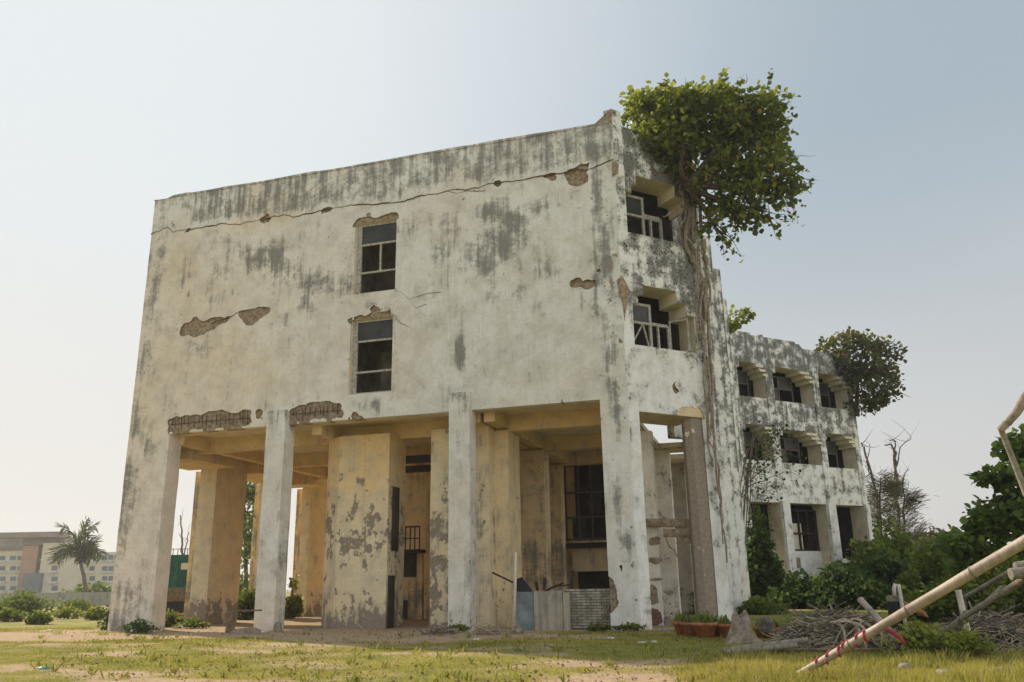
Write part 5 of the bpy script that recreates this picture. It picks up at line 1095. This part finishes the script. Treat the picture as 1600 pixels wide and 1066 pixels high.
# ------------------------------------------------------------------ pots, stump, logs, heaps
def pot():
    t = empty('flower_pot', (0, 0, 0), 'x', 'flower pot', 'terracotta pots beside the building')
    m = MB(); m.lathe((0, 0, 0), [(.0, 0), (.17, 0), (.25, .27), (.285, .275), (.29, .34), (.255, .34), (.235, .28), (.0, .28)], 18); m.build('pot', M['terracotta'], t, True)
    r = np.random.default_rng(2); P = r.normal(size=(40, 3))*[.1, .1, .03]+[0, 0, .3]; D = r.normal(size=(40, 3))*.5+[0, 0, 1.2]
    leaves('plant', P, .22, M['bush'], t, 'long', 2, .3, dirs=D); return t
def copy_tree(o, parent=None):
    c = o.copy(); COL.objects.link(c)
    if parent is not None: c.parent = parent
    for ch in list(o.children): copy_tree(ch, c)
    return c
pt = pot(); spots = [(1068, 992, 'leftmost terracotta pot at the foot of the brown column'), (1082, 994, 'second terracotta pot from the left under the bay'), (1097, 993, 'terracotta pot behind the front one of the left row'), (1103, 997, 'terracotta pot nearest the camera in the left row'), (1118, 995, 'terracotta pot fourth along the left row'), (1136, 996, 'terracotta pot at the right end of the left row touching the stump'),
  (1196, 996, 'grass filled pot just right of the stump'), (1216, 998, 'grass filled pot second from the stump'), (1236, 996, 'grass filled pot in the middle of the right row'), (1256, 995, 'grass filled pot at the right end beside the brush heap')]
for k, (px, py, lb) in enumerate(spots):
    c = pt if k == 0 else copy_tree(pt); p = oz(px, py); y = min(p[1], 24.5); x = float(oz(px, py)[0]); d = ray(px, py); x = d[0]/d[1]*y
    c.location = (x, y, G0(x, y)); c.rotation_euler = (0, 0, k*1.1); s_ = 1.0 if k != 3 else 1.12; c.scale = (s_, s_, s_*(.9 if k > 5 else 1)); c['label'] = lb
x, y = float(ray(1155, 1000)[0]/ray(1155, 1000)[1]*20.6), 20.6
V = []; Fc = []; nn = 22; prof = [(.50, -.05), (.36, .06), (.27, .2), (.23, .36), (.20, .5), (.15, .6), (.08, .57), (.0, .5)]
for i, (r_, z_) in enumerate(prof):
    for j in range(nn):
        ph = 2*math.pi*j/nn; k_ = 1+.45*(float(fbm(np.array([math.cos(ph)*2.2, math.sin(ph)*2.2, z_*2]), 5, 4))-.5)*2*(.6 if i < 3 else .9)+(.25*math.sin(ph*3+1) if i < 2 else 0)
        V.append((x+r_*k_*math.cos(ph)+z_*.1, y+r_*k_*math.sin(ph), z_+(.07*math.sin(ph*2+.6)+.05*math.sin(ph*5) if 3 < i < 7 else 0)))
for i in range(len(prof)-1):
    for j in range(nn): Fc.append((i*nn+j, i*nn+(j+1) % nn, (i+1)*nn+(j+1) % nn, (i+1)*nn+j))
tag(link('tree_stump', V, Fc, M['bark']), 'pale weathered tree stump with a broken top beside the flower pots', 'stump')
rock('root_knob', 'small grey root knob behind the pale stump', x+.6, y+.5, .2, .16, .2, 9, 'bark_g', 'stump', z=.35)
def pole(name, label, a, b, r0, r1, mat, cat, nodes=.55, n=12, parent=None, part=None, bend=0.0):
    a = np.array(a, float); b = np.array(b, float); L = np.linalg.norm(b-a); k = max(1, int(L/nodes)); path = []; rad = []
    for i in range(k+1):
        t = i/k; c = a+(b-a)*t+np.array([0, 0, math.sin(t*math.pi)*bend]); r = r0+(r1-r0)*t
        if i: path += [c-(b-a)/L*.022]; rad += [r*1.0]
        path += [c]; rad += [r*1.13]
        if i < k: path += [c+(b-a)/L*.02, c+(b-a)/k*.5]; rad += [r*.99, r*.965]
    m = MB(); m.tube(path, rad, n); ax = (b-a)/L
    for i in range(1, k):
        c = a+(b-a)*i/k+np.array([0, 0, math.sin(i/k*math.pi)*bend]); r = (r0+(r1-r0)*i/k)*1.15
        m.tube([c-ax*.012, c+ax*.006], [r, r], n, 1, False)
    o = m.build(part or name, [M[mat], M['nodering']], parent, True)
    return o if parent else tag(o, label, cat)
A = oz(1250, 1056); A[2] = .02
Bm = oy(1600, 847, 11.4); dv = (Bm-A); End = A+dv*1.35
t = empty('bamboo_pole', tuple(A), 'thick pale bamboo pole with red cloth strips leaning up to the right edge', 'bamboo pole')
pole('bamboo_pole', '', A, End, .056, .076, 'bamboo', '', .95, 14, t, 'pole')
for k, (f, w) in enumerate(((.20, .10), (.31, .16), (.43, .14), (.53, .10))):
    c = A+dv*f*.62; ax = dv/np.linalg.norm(dv); m = MB(); r_ = .056+.020*f+.010; pth = []
    s1 = np.cross(ax, [0, 0, 1]); s1 /= np.linalg.norm(s1); s2 = np.cross(s1, ax)
    for i in range(26): an = i/25*math.pi*(1.8+.5*(k % 2)); pth.append(c+ax*(w*(i/25-.5)*1.7)+(s1*math.cos(an)+s2*math.sin(an))*(r_-.010))
    m.tube(pth, [.010+.012*abs(math.sin(i*.7+k)) for i in range(26)], 5); m.build('cloth_strip', M['redcloth'], t, True)
c = A+dv*.385; m = MB(); pth = [c+[.0, .12, -.02], c+[.08, .14, .03], c+[.2, .16, -.02], c+[.33, .2, -.12], c+[.38, .2, -.22]]; m.tube(pth, [.012, .03, .035, .03, .012], 6); m.build('cloth_tail', M['redcloth'], t, True)
for k, (a, b, Ya, Yb, r0, r1, mat, lb, nm) in enumerate([
  ((1452, 1012), (1512, 962), None, 17.6, .07, .09, 'bamboo_g', 'grey lower bamboo piece rising from the weeds to its joint', 'bamboo_pole'),
  ((1500, 968), (1640, 880), 17.5, 15.5, .05, .06, 'bamboo_g', 'slimmer grey bamboo pole running on from the joint to the right edge', 'bamboo_pole'),
  ((1508, 933), (1660, 846), 20, 17.5, .04, .05, 'bamboo_g', 'thin grey bamboo pole under the thick pale one', 'bamboo_pole'),
  ((1497, 922), (1512, 986), 17.8, 17.8, .055, .05, 'pvc', 'short upright pale prop below the thick bamboo pole', 'prop_pole'),
  ((1564, 671), (1605, 775), 13, 13, .04, .045, 'bamboo_g', 'thin upright pole hanging under the curved branch at top right', 'bamboo_pole'),
  ((1540, 940), (1566, 916), 19, 19, .03, .03, 'bamboo_g', 'tiny grey stick between the two slim bamboo poles', 'stick'),
  ((1345, 938), (1424, 1022), 19.0, 16.9, .065, .05, 'bamboo', 'short pale pole crossing behind the thick bamboo over the brush heap', 'bamboo_pole')]):
    pa = oz(*a) if Ya is None else oy(*a, Ya); pole(nm, lb, pa, oy(*b, Yb), r0, r1, mat, 'pole', .5, 10)
m = MB(); pts = jitter([oy(1562, 672, 12.9), oy(1575, 660, 12.9), oy(1588, 645, 12.9), oy(1600, 625, 12.9), oy(1625, 590, 12.9)], .004); m.tube(pts, np.linspace(.05, .07, len(pts)), 8); tag(m.build('curved_branch', M['bark'], None, True), 'thick curved branch entering at the upper right edge', 'branch')
m = MB(); p = oy(1592, 899, 15.9); m.tube([p+[-.12, 0, .02], p+[.3, .1, .06]], [.09, .09], 12); m.tube([p+[0, .14, .14], p+[.3, .2, .18]], [.07, .07], 12); tag(m.build('pipe_coupling', M['bamboo_g'], None, False), 'dark pipe coupling tied on the slim bamboo at the right edge', 'coupling')
# logs and planks left of the heap
for k, (a, b, Ya, Yb, r0, mat, lb) in enumerate([((1130, 1020), (1262, 1000), 17.5, 18.0, .06, 'bamboo_g', 'upper grey bamboo log lying from the stump to the brush heap'), ((1135, 1023), (1245, 1008), 17.1, 17.6, .055, 'bamboo_g', 'lower dark bamboo log lying on the grass before the heap'), ((1200, 1004), (1330, 1001), 19.5, 19.5, .05, 'straw', 'thin yellow bamboo lying behind the logs'), ((1215, 1018), (1380, 1020), 17.8, 17.6, .035, 'rust_wood', 'brown plank like stick at the front of the brush heap')]):
    pa, pb_ = oy(*a, Ya), oy(*b, Yb); pa[2] = max(pa[2], .06+.0*k); pb_[2] = max(pb_[2], .08); pole('bamboo_log', lb, pa, pb_, r0, r0*.9, mat, 'log', .5, 10)
def heap(name, label, px, py, w, h, seed, mat='straw', core='rust_wood', n=1300):
    p = oz(px, py); y = p[1]+.9; s = y/1302.6; x = ray(px, py)[0]/ray(px, py)[1]*y; r = np.random.default_rng(seed); W_, H_ = w*s/2, h*s
    t = empty(name, (float(x), float(y), 0), label, 'brush heap')
    V = []; Fc = []; nn, mm = 36, 14
    for i in range(mm+1):
        th = math.pi/2*i/mm
        for j in range(nn): ph = 2*math.pi*j/nn; V.append((math.cos(th)*math.cos(ph), math.cos(th)*math.sin(ph), math.sin(th)))
    V = np.array(V); k = .72+.5*fbm(V*2.2+seed, seed, 5); V = V*k[:, None]*[W_, .9, H_*.9]+[x, y, -.03]
    for i in range(mm):
        for j in range(nn): Fc.append((i*nn+j, i*nn+(j+1) % nn, (i+1)*nn+(j+1) % nn, (i+1)*nn+j))
    V = (V-[x, y, 0])*(1+.5*(fbm(V*5, seed+4, 3)-.5))[:, None]*.9+[x, y, -.04]; link('matted_core', V, Fc, M['soil'], t)
    m = MB()
    for _ in range(n):
        a = r.uniform(0, 6.28); q_ = r.uniform(0, 1)**.6; c = np.array([x+math.cos(a)*W_*q_, y+math.sin(a)*.9*q_, max(.03, H_*(1-q_**2)*.88)]); l = r.uniform(.15, .75); an = r.uniform(0, 6.28); dv = np.array([math.cos(an), math.sin(an)*.6, r.normal()*.35])*l/2
        e0, e1 = c-dv, c+dv; e0[2] = max(e0[2], .01); e1[2] = max(e1[2], .01); m.tube([e0, c+[0, 0, .05], e1], [r.uniform(.006, .016), .012, .004], 4)
    m.build('dry_twigs', M[mat], t); m = MB()
    for _ in range(n//3):
        a = r.uniform(0, 6.28); q_ = r.uniform(0, 1)**.6; c = np.array([x+math.cos(a)*W_*q_, y+math.sin(a)*.9*q_, max(.03, H_*(1-q_**2)*.93)]); l = r.uniform(.2, .9); an = r.uniform(0, 6.28); dv = np.array([math.cos(an), math.sin(an)*.6, r.normal()*.5])*l/2
        e0, e1 = c-dv, c+dv; e0[2] = max(e0[2], .01); e1[2] = max(e1[2], .01); m.tube([e0, c+[0, 0, .08], e1], [.012, .01, .004], 4)
    m.build('dark_twigs', M['bark_g'], t); return t
H1 = heap('brush_heap', 'heap of dry brush and palm fronds behind the thick bamboo pole', 1308, 1018, 165, 46, 3)
heap('brush_heap', 'low heap of dry grass and roots at the right edge', 1560, 1022, 170, 42, 5, n=1100)
r = np.random.default_rng(9)
for k in range(9):
    a = oy(1340+r.uniform(-50, 20), 962+r.uniform(-3, 10), 18.7+r.uniform(-.4, .4)); b = oy(1330+k*11-30, 1008+r.uniform(-12, 10), 17.9+r.uniform(-.4, .4)); b[2] = max(b[2], .03)
    m = MB(); mid = (a+b)/2+np.array([r.normal()*.1, 0, .14]); sd = np.array([.045, .01, .016]); pts = jitter([a, mid, b], .0); V = []
    for i, p in enumerate(pts): w_ = 1.1-i/len(pts); V += [p-sd*w_, p+[0, 0, .015], p+sd*w_]
    m.add(V, [f for i in range(len(pts)-1) for f in ((3*i, 3*i+1, 3*i+4, 3*i+3), (3*i+1, 3*i+2, 3*i+5, 3*i+4))]); o = m.build('dry_frond', M['straw'], H1); 
# black cylinder and pipe
p = np.array([ray(1401, 962)[0]/ray(1401, 962)[1]*24.5, 24.5, 0]); t = empty('black_barrel', tuple(p), 'tall black barrel with torn white rim standing before the hedge', 'barrel')
zt = float(oy(1395, 935, 24.5)[2]); m = MB(); m.lathe(p, [(0, 0), (.19, 0), (.2, .1), (.19, zt-.1), (.185, zt)], 20); m.build('body', M['black'], t, True)
m = MB(); m.lathe(p, [(.186, zt-.09), (.2, zt), (.19, zt+.05), (.12, zt+.07), (0, zt+.04)], 20); m.build('rim', M['rock'], t, True)
m = MB(); a = oy(1413, 962, 24.3); a[2] = 0; b = oy(1404, 914, 24.3); m.tube([a, a+(b-a)*.9, b, b+[-.08, 0, .02], b+[-.12, 0, -.1], b+[-.13, 0, -.28]], .05, 8); tag(m.build('pvc_pipe', M['pvc'], None, True), 'bent white plastic pipe standing beside the black barrel', 'pipe')
p = oy(1430, 955, 22); m = MB(); m.tube([oy(1412, 940, 22.5), oy(1425, 950, 22.2), oy(1442, 958, 22), oy(1450, 965, 22)], [.02, .05, .06, .02], 6); tag(m.build('orange_rag', M['terracotta'], None, True), 'orange brown rag hanging between pipe and bamboo pole', 'rag')
# bare twigs before the rear wing
t = MB(); rg = np.random.default_rng(12); VP = []
for k in range(17):
    a = oy(1160+rg.uniform(-8, 14), rg.uniform(700, 930), 46); sp = rg.uniform(25, 100); up_ = rg.uniform(20, 90); b0 = 1160+(k % 3)*4; py = rg.uniform(690, 860); pts = []
    for i in range(7): u = i/6; pts.append(oy(b0+sp*u, py-up_*math.sin(u*2.1)*.6+rg.normal()*2, 46+rg.normal()*.15))
    t.tube(jitter([a]+pts[1:], .02), np.linspace(.03, .008, 25), 4)
    for p_ in pts[2:]:
        tree_limbs(t, p_, [p_+rg.normal(size=3)*.45], .012, rg, 3, k=3)
        for _ in range(5): VP.append(p_+rg.normal(size=3)*.3)
vo = tag(t.build('dry_vine', M['bark_g']), 'tangle of leafless brown vine stems hanging before the rear wing', 'vine')

leaves('leaves', np.array(VP), .16, M['creeper'], vo, 'oval', 3, .3)

# ------------------------------------------------------------------ the air over the coast
def haze():
    m = bpy.data.materials.new('haze_air'); m.use_nodes = True; t = m.node_tree; t.nodes.clear(); o = t.nodes.new('ShaderNodeOutputMaterial'); v = t.nodes.new('ShaderNodeVolumePrincipled')
    v.inputs['Color'].default_value = (.93, .95, 1, 1); v.inputs['Density'].default_value = .0005; v.inputs['Anisotropy'].default_value = .35; t.links.new(v.outputs[0], o.inputs['Volume'])
    b = MB(); b.box(-4050, 4050, -350, 5050, -1.2, 21.5); tag(b.build('haze', m), 'thin pale coastal haze over the whole place', 'haze', None, 'stuff')
haze()
